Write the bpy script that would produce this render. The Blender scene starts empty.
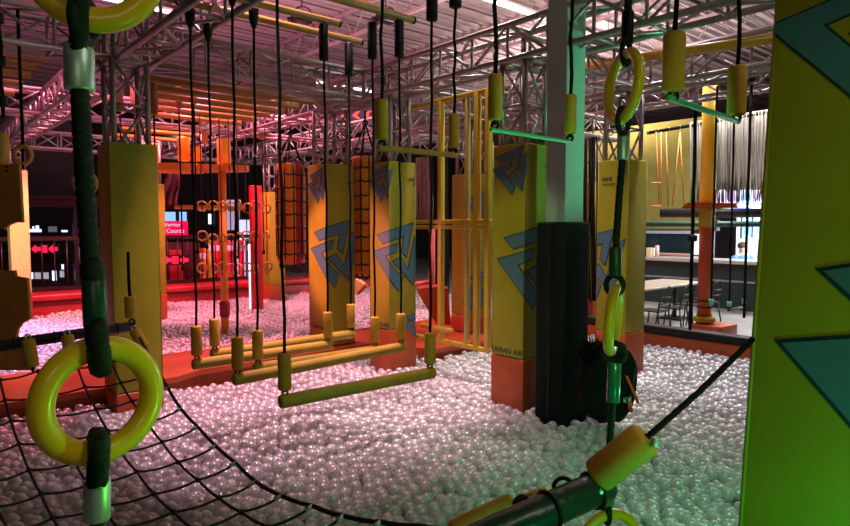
import bpy, bmesh, math, random
from mathutils import Vector, Matrix, noise
random.seed(7)
C = bpy.context.scene.collection
# ------------------------------------------------------------------ camera
F_PX, CX, CY, H = 620.0, 425.0, 263.0, 1.55
YAW, PITCH = math.radians(40.5), math.radians(3.5)
FW = Vector((math.sin(YAW), math.cos(YAW), 0)); RT = Vector((math.cos(YAW), -math.sin(YAW), 0))
FWD = Vector((FW.x*math.cos(PITCH), FW.y*math.cos(PITCH), -math.sin(PITCH)))
UPV = Vector((FW.x*math.sin(PITCH), FW.y*math.sin(PITCH), math.cos(PITCH)))
cd = bpy.data.cameras.new('camera'); cam = bpy.data.objects.new('camera', cd); C.objects.link(cam)
cam.location = (0, 0, H); cam.rotation_euler = (math.radians(90)-PITCH, 0, -YAW)
cd.sensor_width = 36; cd.lens = F_PX/850*36; cd.clip_start = .05; cd.clip_end = 200
bpy.context.scene.camera = cam
def at(px, py, d=None, z=None):
    """world point seen at photo pixel px,py at camera depth d, or at height z"""
    r = RT*((px-CX)/F_PX) + UPV*((CY-py)/F_PX) + FWD
    if d is None: d = (z-H)/r.z
    return Vector((0, 0, H)) + r*d
def proj(p):
    q = Vector(p)-Vector((0, 0, H)); d = q.dot(FWD)
    return (CX+F_PX*q.dot(RT)/d, CY-F_PX*q.dot(UPV)/d, d)
# ------------------------------------------------------------------ materials
MATS = {}
def mat(name, col, rough=.5, metal=0, bump=0, bscale=60, var=0, vscale=4, emit=None, estr=0, coat=0, trans=0, spec=.5):
    if name in MATS: return MATS[name]
    m = bpy.data.materials.new(name); m.use_nodes = True; nt = m.node_tree; n = nt.nodes; l = nt.links
    b = n['Principled BSDF']
    b.inputs['Base Color'].default_value = (*col, 1); b.inputs['Roughness'].default_value = rough
    b.inputs['Metallic'].default_value = metal; b.inputs['Coat Weight'].default_value = coat
    b.inputs['Specular IOR Level'].default_value = spec
    if emit: b.inputs['Emission Color'].default_value = (*emit, 1); b.inputs['Emission Strength'].default_value = estr
    tc = n.new('ShaderNodeTexCoord')
    if var:
        t = n.new('ShaderNodeTexNoise'); t.inputs['Scale'].default_value = vscale; t.inputs['Detail'].default_value = 4
        l.new(tc.outputs['Object'], t.inputs['Vector'])
        r = n.new('ShaderNodeValToRGB'); r.color_ramp.elements[0].position = .3; r.color_ramp.elements[1].position = .7
        r.color_ramp.elements[0].color = (*[c*(1-var) for c in col], 1); r.color_ramp.elements[1].color = (*[min(1, c*(1+var)) for c in col], 1)
        l.new(t.outputs['Fac'], r.inputs['Fac']); l.new(r.outputs['Color'], b.inputs['Base Color'])
    if bump:
        t2 = n.new('ShaderNodeTexNoise'); t2.inputs['Scale'].default_value = bscale; t2.inputs['Detail'].default_value = 3
        l.new(tc.outputs['Object'], t2.inputs['Vector'])
        bp = n.new('ShaderNodeBump'); bp.inputs['Strength'].default_value = bump; bp.inputs['Distance'].default_value = min(.01, .3/bscale)
        l.new(t2.outputs['Fac'], bp.inputs['Height']); l.new(bp.outputs['Normal'], b.inputs['Normal'])
    MATS[name] = m; return m
PAD = mat('yellow vinyl', (.31, .27, .016), .5, spec=.25, bump=.5, bscale=5, var=.1, vscale=3)
PADPALE = mat('pale yellow vinyl', (.72, .62, .22), .4, bump=.7, bscale=6, var=.1)
ORANGE = mat('orange vinyl', (.38, .065, .012), .4, bump=.3, bscale=5, var=.12)
REDV = mat('red vinyl', (.36, .012, .018), .4, bump=.2, bscale=5, var=.1)
TEAL = mat('teal print', (.055, .15, .21), .5)
TEALD = mat('dark print outline', (.005, .03, .05), .5)
INK = mat('dark ink', (.02, .03, .03), .6)
ALU = mat('aluminium truss tube', (.33, .29, .28), .42, .6, bump=.1, bscale=30, var=.12)
FERR = mat('green light tinted ferrule metal', (.55, .80, .68), .42, .7, bump=.15, bscale=80)  # green light falling on the metal is put into its base colour
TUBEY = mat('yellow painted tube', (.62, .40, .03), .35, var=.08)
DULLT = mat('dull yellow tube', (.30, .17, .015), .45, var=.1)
FOAM = mat('yellow foam sleeve', (.68, .37, .03), .75, bump=.5, bscale=120, var=.12, vscale=10)
FOAMB = mat('worn brown foam sleeve', (.30, .15, .05), .85, bump=.5, bscale=120, var=.15, vscale=10)
FOAMBAR = mat('olive foam bar', (.50, .32, .03), .7, bump=.4, bscale=120, var=.1, vscale=10)
ROPE = mat('black rope', (.005, .006, .006), .8, bump=.6, bscale=150, spec=.2)
ROPEG = mat('dark green black rope', (.004, .018, .009), .6, bump=.6, bscale=200, spec=.3)
RUB = mat('black rubber', (.006, .007, .006), .5, bump=.2, bscale=40, spec=.25)
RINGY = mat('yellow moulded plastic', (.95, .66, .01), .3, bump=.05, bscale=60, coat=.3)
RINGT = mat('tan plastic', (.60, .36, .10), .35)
COLM = mat('painted concrete', (.33, .46, .39), .75, bump=.3, bscale=30, var=.08)
COLP = mat('black green padding', (.003, .011, .006), .7, bump=.3, bscale=6, spec=.15)
BLACKM = mat('black powder coat', (.012, .012, .013), .4)
DARKW = mat('dark painted wall', (.012, .007, .007), .8, var=.3, vscale=1)
DARKR = mat('dark red fabric', (.055, .004, .005), .8, var=.3)
PLY = mat('orange stained plywood', (.50, .22, .04), .6, var=.2, vscale=6)
ORP = mat('orange plastic deck', (.90, .30, .02), .4)
OLIVEW = mat('olive wall paint', (.20, .19, .035), .8, var=.1)
GREYW = mat('grey wall paint', (.22, .24, .27), .8, var=.1)
WHITEW = mat('white wall paint', (.80, .80, .82), .7, var=.03)
WOODT = mat('laminate table top', (.40, .34, .28), .35, var=.1, vscale=12)
NET = mat('black net cord', (.014, .014, .014), .7)
GREENB = mat('dark green beam paint', (.02, .08, .06), .5)
PURP = mat('purple print', (.12, .03, .30), .5)
NAVY = mat('navy banner cloth', (.02, .02, .06), .7)
CHEV = mat('orange banner print', (.9, .16, .03), .6)
SKIN = mat('skin', (.45, .27, .2), .6)
BLUES = mat('blue shirt cloth', (.05, .14, .6), .8, bump=.3)
# ------------------------------------------------------------------ mesh helper
class MB:
    def __init__(s): s.v = []; s.f = []; s.sm = []
    def add(s, vs, fs, smooth=False):
        o = len(s.v); s.v += [Vector(v) for v in vs]; s.f += [[o+i for i in f] for f in fs]; s.sm += [smooth]*len(fs); return s
    def box(s, a, b, c=.0):
        x0, y0, z0 = a; x1, y1, z1 = b
        c = min(c, abs(x1-x0)/2.01, abs(y1-y0)/2.01, abs(z1-z0)/2.01)
        if c <= 0:
            return s.add([(x0,y0,z0),(x1,y0,z0),(x1,y1,z0),(x0,y1,z0),(x0,y0,z1),(x1,y0,z1),(x1,y1,z1),(x0,y1,z1)],
                  [(0,3,2,1),(4,5,6,7),(0,1,5,4),(1,2,6,5),(2,3,7,6),(3,0,4,7)])
        bm = bmesh.new(); bmesh.ops.create_cube(bm, size=1)
        for v in bm.verts: v.co = Vector(((x0+x1)/2+v.co.x*(x1-x0), (y0+y1)/2+v.co.y*(y1-y0), (z0+z1)/2+v.co.z*(z1-z0)))
        bmesh.ops.bevel(bm, geom=bm.edges[:], offset=c, segments=2, affect='EDGES', profile=.6)
        return s.bm(bm, True)
    def bm(s, bm, smooth=True):
        bm.verts.index_update(); s.add([v.co.copy() for v in bm.verts], [[v.index for v in f.verts] for f in bm.faces], smooth); bm.free(); return s
    def tube(s, pts, r, n=10, cap=True, closed=False):
        pts = [Vector(p) for p in pts]; N = len(pts); rs = r if isinstance(r, (list, tuple)) else [r]*N
        vs = []; up = None
        for i, p in enumerate(pts):
            if closed: t = pts[(i+1) % N]-pts[i-1]
            else: t = pts[min(i+1, N-1)]-pts[max(i-1, 0)]
            t = t.normalized() if t.length > 1e-9 else Vector((0, 0, 1))
            if up is None: up = Vector((0, 0, 1)) if abs(t.z) < .9 else Vector((1, 0, 0))
            a = (up - t*up.dot(t)); a = a.normalized() if a.length > 1e-6 else t.orthogonal().normalized(); up = a; b = t.cross(a)
            vs += [p+(a*math.cos(2*math.pi*k/n)+b*math.sin(2*math.pi*k/n))*rs[i] for k in range(n)]
        fs = []
        for i in range(N if closed else N-1):
            j = (i+1) % N
            fs += [(i*n+k, i*n+(k+1) % n, j*n+(k+1) % n, j*n+k) for k in range(n)]
        if cap and not closed: fs += [tuple(range(n))[::-1], tuple((N-1)*n+k for k in range(n))]
        return s.add(vs, fs, True)
    def rod(s, a, b, r, n=8): return s.tube([a, b], r, n)
    def sleeve(s, a, b, r, n=16, e=.25):
        a = Vector(a); b = Vector(b); d = (b-a).normalized(); q = r*e
        return s.tube([a, a, a+d*q*.4, a+d*q*1.2, b-d*q*1.2, b-d*q*.4, b, b], [.001, r*.72, r*.92, r, r, r*.92, r*.72, .001], n, False)
    def torus(s, c, R, r, ax1, ax2, n=56, m=16, a0=0, a1=2*math.pi):
        c = Vector(c); ax1 = Vector(ax1); ax2 = Vector(ax2)
        full = abs(a1-a0-2*math.pi) < 1e-6
        k = n if full else n+1
        return s.tube([c+(ax1*math.cos(a0+(a1-a0)*i/n)+ax2*math.sin(a0+(a1-a0)*i/n))*R for i in range(k)], r, m, True, full)
    def twist(s, pts, r, pitch=.05, strands=3, n=6, step=.008):
        """laid rope: helical strands round a path"""
        pts = [Vector(p) for p in pts]; path = [pts[0]]; 
        for a, b in zip(pts, pts[1:]):
            k = max(1, int((b-a).length/step)); path += [a.lerp(b, (i+1)/k) for i in range(k)]
        for q in range(strands):
            out = []; L = 0
            for i, p in enumerate(path):
                if i: L += (p-path[i-1]).length
                t = (path[min(i+1, len(path)-1)]-path[max(i-1, 0)]).normalized()
                a = t.orthogonal().normalized() if i == 0 else (a-t*a.dot(t)).normalized(); b = t.cross(a)
                w = 2*math.pi*(L/pitch+q/strands)
                out.append(p+(a*math.cos(w)+b*math.sin(w))*r*.40)
            s.tube(out, r*.63, n)
        return s
    def prism(s, poly, o, ax, ay, depth):
        """2-D outline poly placed at o along ax, ay and given thickness"""
        o = Vector(o); ax = Vector(ax); ay = Vector(ay); nz = ax.cross(ay).normalized()*depth
        bm = bmesh.new(); vs = [bm.verts.new(o+ax*x+ay*y) for x, y in poly]
        f = bm.faces.new(vs); r = bmesh.ops.extrude_face_region(bm, geom=[f])
        for v in [g for g in r['geom'] if isinstance(g, bmesh.types.BMVert)]: v.co += nz
        bmesh.ops.recalc_face_normals(bm, faces=bm.faces[:])
        return s.bm(bm, False)
    def build(s, name, m, parent=None, origin=None, label=None, cat=None, group=None, kind=None):
        if parent is not None: L = wloc(parent)
        elif origin is not None: L = Vector(origin)
        else:
            xs = [v.x for v in s.v]; ys = [v.y for v in s.v]; zs = [v.z for v in s.v]
            L = Vector(((min(xs)+max(xs))/2, (min(ys)+max(ys))/2, min(zs)))
        me = bpy.data.meshes.new(name); me.from_pydata([v-L for v in s.v], [], s.f)
        me.polygons.foreach_set('use_smooth', s.sm); me.materials.append(m); me.update()
        o = bpy.data.objects.new(name, me); C.objects.link(o)
        if parent is not None: o.parent = parent
        else: o.location = L
        tag(o, label, cat, group, kind); return o
def wloc(o):
    L = Vector(o.location)
    while o.parent: o = o.parent; L += Vector(o.location)
    return L
def tag(o, label=None, cat=None, group=None, kind=None):
    if label: o['label'] = label
    if cat: o['category'] = cat
    if group: o['group'] = group
    if kind: o['kind'] = kind
    return o
def thing(name, label, cat, loc, group=None):
    o = bpy.data.objects.new(name, None); C.objects.link(o); o.location = loc; o.empty_display_size = .1
    return tag(o, label, cat, group)
def struct(name, mb, m): return mb.build(name, m, kind='structure', origin=(0, 0, 0))
# ------------------------------------------------------------------ setting
FZ = -.30
def floor_mat():
    m = mat('grey hall floor', (.30, .30, .29), .35, bump=.1, bscale=8, var=.25, vscale=1.5); return m
struct('floor', MB().box((-14, -4, FZ-.1), (30, 26.5, FZ)), floor_mat())
def ceil_mat():
    m = mat('corrugated ceiling', (.34, .29, .30), .7); nt = m.node_tree; n = nt.nodes; l = nt.links
    tc = n.new('ShaderNodeTexCoord'); w = n.new('ShaderNodeTexWave'); w.inputs['Scale'].default_value = 1.6; w.bands_direction = 'Y'
    l.new(tc.outputs['Object'], w.inputs['Vector'])
    b = n.new('ShaderNodeBump'); b.inputs['Strength'].default_value = 1; b.inputs['Distance'].default_value = .08
    l.new(w.outputs['Fac'], b.inputs['Height']); l.new(b.outputs['Normal'], n['Principled BSDF'].inputs['Normal'])
    return m
CZ = 6.2
cm = MB()
y = -4.0
vs = []; fs = []
while y < 26.5:                                   # ribbed deck: real corrugations
    for (dy, dz) in ((0, 0), (.10, 0), (.14, .07), (.24, .07), (.28, 0)):
        vs += [(-14, y+dy, CZ+dz), (30, y+dy, CZ+dz)]
    y += .28
fs = [(2*i, 2*i+2, 2*i+3, 2*i+1) for i in range(len(vs)//2-1)]
cm.add(vs, fs); struct('ceiling', cm, ceil_mat())
struct('wall_back', MB().box((-14, 26.2, FZ), (30, 26.4, CZ)), DARKW)
struct('wall_left', MB().box((-14.2, -4, FZ), (-14, 26.5, CZ)), DARKW)
struct('wall_right', MB().box((29.6, -4, FZ), (29.8, 26.5, CZ)), GREYW)
# open web joists under the deck
JW = mat('pale joist paint', (.42, .36, .37), .6)
for i, x in enumerate((1.5, 4.6, 7.7, 10.8, 13.9)):
    t = thing('roof_joist', 'pale open web roof joist under the ribbed deck, %s row out from the left' % ('first', 'second', 'third', 'fourth', 'fifth')[i], 'joist', (x, 8, CZ-.6))
    MB().box((x-.04, -3, CZ-.06), (x+.04, 24.0, CZ)).build('top_chord', JW, t)
    MB().box((x-.04, -3, CZ-.6), (x+.04, 24.0, CZ-.54)).build('bottom_chord', JW, t)
    w = MB(); yy = -3
    while yy < 23.6: w.rod((x, yy, CZ-.57), (x, yy+.45, CZ-.05), .014, 5).rod((x, yy+.45, CZ-.05), (x, yy+.9, CZ-.57), .014, 5); yy += .9
    w.build('web', JW, t)
LAMP = mat('tube lamp', (1, 1, 1), .5, emit=(1, .93, .97), estr=4.5)
LHOUS = mat('lamp housing', (.7, .7, .7), .5)
lampspots = [((11.2, 12.8), 'tube lamp far off over the yellow cage frame'), ((8.3, 7.4), 'long tube lamp high behind the concrete column'), ((9.5, 14.5), 'farthest tube lamp, seen above the middle pillars'),
             ((9.5, 3.8), 'tube lamp high at the right over the string curtains'), ((3.0, 11.5), 'tube lamp high over the far ball pit'), ((12, 7.5), 'tube lamp high over the seating area')]
for (x, yv), lb in lampspots:
    t = thing('tube_lamp', lb, 'ceiling light', (x, yv, CZ-.9))
    MB().box((x-.9, yv-.06, CZ-.86), (x+.9, yv+.06, CZ-.8), .01).build('housing', LHOUS, t)
    MB().rod((x-.88, yv, CZ-.885), (x+.88, yv, CZ-.885), .028, 10).build('tube', LAMP, t)
    MB().rod((x-.6, yv, CZ-.8), (x-.6, yv, CZ), .006, 5).build('hanger', BLACKM, t); MB().rod((x+.6, yv, CZ-.8), (x+.6, yv, CZ), .006, 5).build('hanger', BLACKM, t)
# ------------------------------------------------------------------ trusses
def truss_parts(t, p0, p1, s=.29, r=.026, step=.42, m=None, plates=True):
    m = m or ALU; p0 = Vector(p0); p1 = Vector(p1); d = (p1-p0); L = d.length; d.normalize()
    if abs(d.z) > .9: a, b = Vector((1, 0, 0)), Vector((0, 1, 0))
    else: b = Vector((0, 0, 1)); a = d.cross(b).normalized()
    cs = [(a*i+b*j)*s/2 for i, j in ((-1, -1), (1, -1), (1, 1), (-1, 1))]
    for c in cs: MB().rod(p0+c, p1+c, r, 10).build('chord', m, t)
    w = MB(); k = max(1, round(L/step)); st = L/k
    for q in range(4):
        c0, c1 = cs[q], cs[(q+1) % 4]
        for i in range(k):
            a0 = p0+d*st*i; a1 = p0+d*st*(i+1)
            if i % 2 == 0: w.rod(a0+c0, a1+c1, r*.52, 6)
            else: w.rod(a0+c1, a1+c0, r*.52, 6)
            w.rod(a0+c0, a0+c1, r*.52, 6)
    w.build('lacing', m, t)
    if plates:
        pl = MB()
        for e in (p0, p1):
            for q in range(4): pl.rod(e+cs[q], e+cs[(q+1) % 4], r*.95, 8)
        pl.build('end_frame', m, t)
def truss(p0, p1, label, **k):
    t = thing('truss_beam', label, 'truss', ((p0[0]+p1[0])/2, (p0[1]+p1[1])/2, p0[2]-.15)); truss_parts(t, p0, p1, **k); return t
TZ = 3.09
A1, A2, A3, A4 = 1.62, 4.15, 5.95, 8.55
R1, R2 = 3.56, 5.72
truss((A2, .2, TZ), (A2, 13.0, TZ), 'long metal truss beam passing over the two middle emblem pillars')
truss((A1, 1.2, TZ), (A1, 13.0, TZ), 'metal truss beam rising to the top left over the plain olive pillar')
truss((A3, .8, TZ), (A3, 13.0, TZ), 'truss beam running over the pillar right of the concrete column')
truss((A4, .5, TZ+.35), (A4, 13.0, TZ+.35), 'pinkish truss beam above the string curtains')
truss((-5.0, R2+.12, TZ), (A1-.17, R2+.12, TZ), 'dark truss beam at the upper left behind the big top ring')
truss((A1+.17, R2+.12, TZ), (A2-.17, R2+.12, TZ), 'bright pink-lit truss beam between the olive pillar and the middle pillars')
truss((A2+.17, R2+.12, TZ), (A3-.17, R2+.12, TZ), 'short truss beam behind the yellow cage frame')
truss((A3+.17, R2+.12, TZ), (A4+.6, R2+.12, TZ), 'truss beam going right behind the concrete column')
truss((A2+.17, R1, TZ), (A3-.17, R1, TZ), 'short truss beam linking the two right-hand emblem pillars')
truss((-5, 9.1, TZ-.02), (A1-.17, 9.1, TZ-.02), 'lilac-lit truss beam over the far left ball pit')
truss((A1+.17, 9.1, TZ), (A2-.17, 9.1, TZ), 'pink truss beam above the gold rings')
truss((A2+.17, 9.1, TZ), (9.5, 9.1, TZ), 'pink truss beam far behind the yellow cage frame')
truss((-6, 13.2, TZ), (9.5, 13.2, TZ), 'farthest pink truss beam above the back fence')
truss((-2.6, 6.2, TZ), (-2.6, 13.0, TZ), 'pink-lit truss beam in the far upper left corner')
# ------------------------------------------------------------------ emblem pillars
W = .36
EMB = [[(.11,.18),(.86,.0),(.73,.50),(.64,.42),(.69,.19),(.25,.30)],
       [(.56,.30),(0,.43),(.58,1.0),(.66,.81),(.54,.72),(.31,.48),(.53,.42)],
       [(.47,.56),(.86,.92),(1.04,.14),(.90,.2),(.76,.69),(.62,.50)]]
def offset_poly(poly, q):
    n = len(poly); A = sum(poly[i][0]*poly[(i+1) % n][1]-poly[(i+1) % n][0]*poly[i][1] for i in range(n))
    sg = 1 if A > 0 else -1; out = []
    for i in range(n):
        p0, p1, p2 = Vector(poly[i-1]), Vector(poly[i]), Vector(poly[(i+1) % n])
        a = (p1-p0).normalized(); b = (p2-p1).normalized()
        na = Vector((a.y, -a.x))*sg; nb = Vector((b.y, -b.x))*sg; m = na+nb
        m = m/max(.45, m.dot(m)/2) if m.length > 1e-6 else na
        out.append(tuple(p1+m*q*.75))
    return out
def clip(poly, xa, xb):
    def cut(pl, f, inter):
        out = []
        for i in range(len(pl)):
            p, q = pl[i-1], pl[i]
            if f(q):
                if not f(p): out.append(inter(p, q))
                out.append(q)
            elif f(p): out.append(inter(p, q))
        return out
    def ix(X): return lambda p, q: (X, p[1]+(q[1]-p[1])*(X-p[0])/(q[0]-p[0]))
    if poly: poly = cut(poly, lambda p: p[0] >= xa-1e-9, ix(xa))
    if poly: poly = cut(poly, lambda p: p[0] <= xb+1e-9, ix(xb))
    return poly
def text_part(body, size, loc, rot, m, parent, name='lettering', xs=1.0):
    cu = bpy.data.curves.new(name, 'FONT'); cu.body = body; cu.size = size; cu.extrude = .001; cu.align_x = 'CENTER'; cu.materials.append(m)
    tmp = bpy.data.objects.new(name, cu); me = bpy.data.meshes.new_from_object(tmp); bpy.data.objects.remove(tmp); me.name = name
    if not me.materials: me.materials.append(m)
    o = bpy.data.objects.new(name, me); C.objects.link(o); o.rotation_euler = rot
    o.parent = parent; o.location = Vector(loc)-wloc(parent); return o
def pillar(u, v, label, z0=-.28, zb=.42, z1=2.23, w=W, pad=PAD, base=ORANGE, emblems=(), texts=(), lean=0, post=True, ptop=2.93, creases=False, emb=TEAL):
    """square padded truss post whose near corner is u,v; left face is x=u, right face is y=v"""
    t = thing('padded_pillar', label, 'padded pillar', (u+w/2, v+w/2, z0))
    pm = MB().box((u, v, zb), (u+w, v+w, z1), .012)
    pm.build('pad', pad, t)
    MB().box((u-.006, v-.006, z0), (u+w+.006, v+w+.006, zb-.004), .012).build('base_pad', base, t)
    sm = MB()                                                      # welted seams up the corners
    for (a, b) in ((u+.003, v+.003), (u+.003, v+w-.003), (u+w-.003, v+.003)): sm.rod((a, b, zb+.01), (a, b, z1-.01), .006, 6)
    sm.build('seam', pad, t)
    for (s0, zt, sz) in emblems:
        for lay, (mm, off) in enumerate(((TEALD, .003), (emb, .006))):
            e = MB(); nonempty = False
            for poly in EMB:
                pl = [(s0+x*sz, zt-y*sz*1.03) for x, y in poly]
                pl = offset_poly(pl, .013*sz/.7) if lay == 0 else pl
                L = clip(pl, .004, w); Rr = clip(pl, w, 2*w-.004)
                if L and len(L) > 2: e.prism(L, (u-.0005, v+w, 0), (0, -1, 0), (0, 0, 1), off); nonempty = True
                if Rr and len(Rr) > 2: e.prism([(s-w, z) for s, z in Rr], (u, v-.0005, 0), (1, 0, 0), (0, 0, 1), off); nonempty = True
            if nonempty: e.build('emblem' if lay else 'emblem_outline', mm, t)
    for (body, size, s, z, face) in texts:
        if face == 'L': text_part(body, size, (u-.004, v+w-s, z), (math.pi/2, 0, -math.pi/2), INK, t)
        else: text_part(body, size, (u+s, v-.004, z), (math.pi/2, 0, 0), INK, t)
    if post: truss_parts(t, (u+w/2, v+w/2, z1-.05), (u+w/2, v+w/2, ptop), s=w*.72, r=.024, step=.3)
    return t
UA = [('URBAN AIR', .068, .18, .445, 'L'), ('ADVENTURE PARK', .030, .19, .405, 'L'), ('URB', .055, .30, 2.03, 'R'), ('A', .05, .335, 1.975, 'R')]
E3 = ((.0, 2.20, .385), (.07, 1.57, .71), (.55, .60, .32))
pillar(3.97, 3.38, 'yellow padded pillar with two teal emblems beside the concrete column', emblems=E3, texts=UA)
pillar(4.02, 5.29, 'yellow padded pillar with emblems and orange base, second from the right of the middle pair', emblems=E3, texts=UA)
pillar(3.85, 6.3, 'emblem pillar lit orange on its left face beside the netted punching bag', z0=.11, zb=.14, z1=2.27, w=.40, emblems=((.0, 2.22, .40), (.07, 1.60, .76)), texts=[('URBAN AIR', .06, .2, .30, 'L'), ('URB', .055, .33, 2.04, 'R')])
pillar(1.37, 5.61, 'plain olive padded pillar left behind the hanging ropes', zb=.12, z1=2.24, w=.38)
pillar(5.78, 5.84, 'orange-lit padded pillar behind the yellow cage frame', z0=.11, zb=.33, emblems=((.30, 1.98, .36), (.30, .95, .5), (.2, .62, .22)), texts=[('NAIR', .05, .28, 2.02, 'R')])
pillar(5.74, 3.51, 'green-lit padded pillar right of the concrete column, behind the right ring chain', emblems=((-.42, 1.50, .72),), texts=[('NAIR', .055, .11, 2.02, 'L'), ('ADVENTURE', .026, .13, 1.975, 'L')])
pillar(8.37, 5.7, 'narrow-looking tan pillar seen just right of the concrete column')
pillar(3.08, 10.72, 'thin brown-looking pillar right behind the olive pillar', zb=.4)
pillar(5.85, 11.8, 'small far olive pillar beside the red post at the back', zb=.3)
pillar(1.43, 12.1, 'pale yellow creased pillar at the far left', zb=.42, z1=2.45, w=.27, pad=PADPALE, base=REDV)
t = pillar(1.65, .28, 'huge near yellow-green padded pillar filling the right edge', emblems=((-.012, 2.20, .385), (.07, 1.57, .71)), texts=[])
t.rotation_euler = Matrix.Rotation(.038, 3, FW).to_euler(); t.location = t.location - RT*.067          # the pad hangs a little out of plumb
# ------------------------------------------------------------------ concrete column
t = thing('padded_column', 'square grey green concrete column wrapped in black padding', 'column', (4.08, 3.12, FZ))
MB().box((3.98, 2.98, FZ), (4.22, 3.17, CZ), .008).build('shaft', COLM, t)
MB().box((3.93, 2.93, FZ+.01), (4.25, 3.22, 1.575), .02).build('padding', COLP, t)
MB().box((3.925, 3.07, FZ+.02), (3.929, 3.10, 1.55)).build('strap_seam', RUB, t)
# ------------------------------------------------------------------ curbs, ledges and pit walls
t = thing('padded_curb', 'orange padded walkway dividing the near and far ball pits', 'curb', (1, 6.6, FZ))
MB().prism([(-6, 6.05), (2.0, 6.05), (2.25, 6.2), (4.5, 6.2), (4.75, 5.45), (6.6, 5.45), (6.6, 7.1), (-6, 7.1)], (0, 0, FZ), (1, 0, 0), (0, 1, 0), .34).build('block', ORANGE, t)
MB().prism([(-6.03, 6.0), (2.0, 6.0), (2.28, 6.15), (4.47, 6.15), (4.72, 5.4), (6.65, 5.4), (6.65, 7.15), (-6.03, 7.15)], (0, 0, .045), (1, 0, 0), (0, 1, 0), .055).build('top_pad', ORANGE, t)
t = thing('padded_ledge', 'long red padded ledge along the back of the far ball pit', 'ledge', (1, 13, FZ))
MB().box((-8, 12.7, FZ), (9.5, 13.4, .20), .03).build('block', REDV, t)
MB().box((-8, 12.62, .20), (9.5, 13.45, .32), .03).build('top_pad', REDV, t)
t = thing('pit_wall', 'orange pit wall with a black padded rail at the right', 'pit wall', (7.4, 3, FZ))
MB().box((7.30, .6, FZ), (7.44, 6.6, .17), .01).build('panel', ORANGE, t)
MB().box((7.27, .6, .17), (7.47, 6.6, .275), .03).build('rail_pad', RUB, t)
# ------------------------------------------------------------------ balls
BR = .0385
def ball_mat():
    m = bpy.data.materials.new('milky clear plastic'); m.use_nodes = True; nt = m.node_tree; n = nt.nodes; l = nt.links
    b = n['Principled BSDF']; out = n['Material Output']
    b.inputs['Base Color'].default_value = (.74, .73, .72, 1); b.inputs['Roughness'].default_value = .30; b.inputs['Specular IOR Level'].default_value = .7
    b.inputs['Coat Weight'].default_value = 1; b.inputs['Coat Roughness'].default_value = .2
    tl = n.new('ShaderNodeBsdfTranslucent'); tl.inputs['Color'].default_value = (.85, .84, .84, 1)
    m1 = n.new('ShaderNodeMixShader'); m1.inputs['Fac'].default_value = .35; l.new(b.outputs[0], m1.inputs[1]); l.new(tl.outputs[0], m1.inputs[2])
    tr = n.new('ShaderNodeBsdfTransparent'); tr.inputs['Color'].default_value = (.93, .93, .93, 1)
    lw = n.new('ShaderNodeLayerWeight'); lw.inputs['Blend'].default_value = .3
    mr = n.new('ShaderNodeMapRange'); mr.inputs['From Min'].default_value = 0; mr.inputs['From Max'].default_value = .75
    mr.inputs['To Min'].default_value = .42; mr.inputs['To Max'].default_value = 1
    l.new(lw.outputs['Facing'], mr.inputs['Value'])
    m2 = n.new('ShaderNodeMixShader'); l.new(mr.outputs[0], m2.inputs['Fac']); l.new(tr.outputs[0], m2.inputs[1]); l.new(m1.outputs[0], m2.inputs[2])
    gl = n.new('ShaderNodeBsdfGlossy'); gl.inputs['Roughness'].default_value = .24
    m3 = n.new('ShaderNodeMixShader'); m3.inputs['Fac'].default_value = .10; l.new(m2.outputs[0], m3.inputs[1]); l.new(gl.outputs[0], m3.inputs[2])
    l.new(m3.outputs[0], out.inputs['Surface']); return m
BALL = ball_mat()
def surf(x, y):
    h = .05*noise.noise(Vector((x*.7, y*.7, 3)))+.03*noise.noise(Vector((x*1.9, y*1.9, 8)))
    if x > 6.3 and y < 6: h += .05*min(1, (x-6.3))
    return h
def blocked(x, y):
    for (a, b, w) in ((3.97, 3.38, .37), (4.02, 5.29, .37), (3.93, 2.93, .32), (5.74, 3.51, .37), (1.37, 5.61, .39), (5.78, 5.84, .37), (3.08, 10.72, .37), (5.85, 11.8, .37), (1.55, 12.1, .37), (8.37, 5.7, .37), (1.65, .28, .37)):
        if a-BR*.8 < x < a+w+BR*.8 and b-BR*.8 < y < b+w+BR*.8: return True
    return False
def fill(x0, x1, y0, y1, layers=3, ok=None):
    P = []; s = BR*2.04
    for k in range(layers):
        j = 0; y = y0+(k % 2)*s*.5
        while y < y1:
            x = x0+(j % 2)*s/2+(k % 2)*s*.3
            while x < x1:
                q = (x+random.uniform(-.021, .021), y+random.uniform(-.021, .021))
                if not blocked(*q) and (ok is None or ok(*q)):
                    P.append(Vector((q[0], q[1], surf(*q)-BR-k*.056+random.uniform(-.024, .018)*(1 if k == 0 else .4))))
                x += s
            y += s*.866; j += 1
        if k == 0: top = len(P)
    return P, top
def inview(x, y, m=40):
    a, b, d = proj((x, y, 0)); return d > 1.5 and -m < a < 850+m and b < 526+90
near, ntop = fill(-4.0, 7.25, .3, 5.98, 3, lambda x, y: inview(x, y) and not (x > 4.66 and y > 5.35))
far, ftop = fill(-5.5, 9.4, 7.2, 12.6, 2, lambda x, y: inview(x, y, 10))
extra, _ = fill(6.7, 9.4, 5.4, 7.15, 2, lambda x, y: inview(x, y, 10) and x > 7.5)
cand = []
for i in range(ntop):
    p = near[i]; a, b, d = proj(p)
    if 2 < a < 738 and b < 523: cand.append((d, i))
cand.sort(); pick = [i for d, i in cand[:300]]; ps = set(pick)
bm = bmesh.new(); bmesh.ops.create_icosphere(bm, subdivisions=3, radius=BR); bme = bpy.data.meshes.new('pit_ball'); bm.to_mesh(bme); bm.free()
for p in bme.polygons: p.use_smooth = True
bme.materials.append(BALL)
b0 = bpy.data.objects.new('pit_ball', bme)
tag(b0, 'milky clear plastic ball in the nearest rows at the bottom of the ball pit', 'ball', 'nearest balls of the ball pit')
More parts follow.
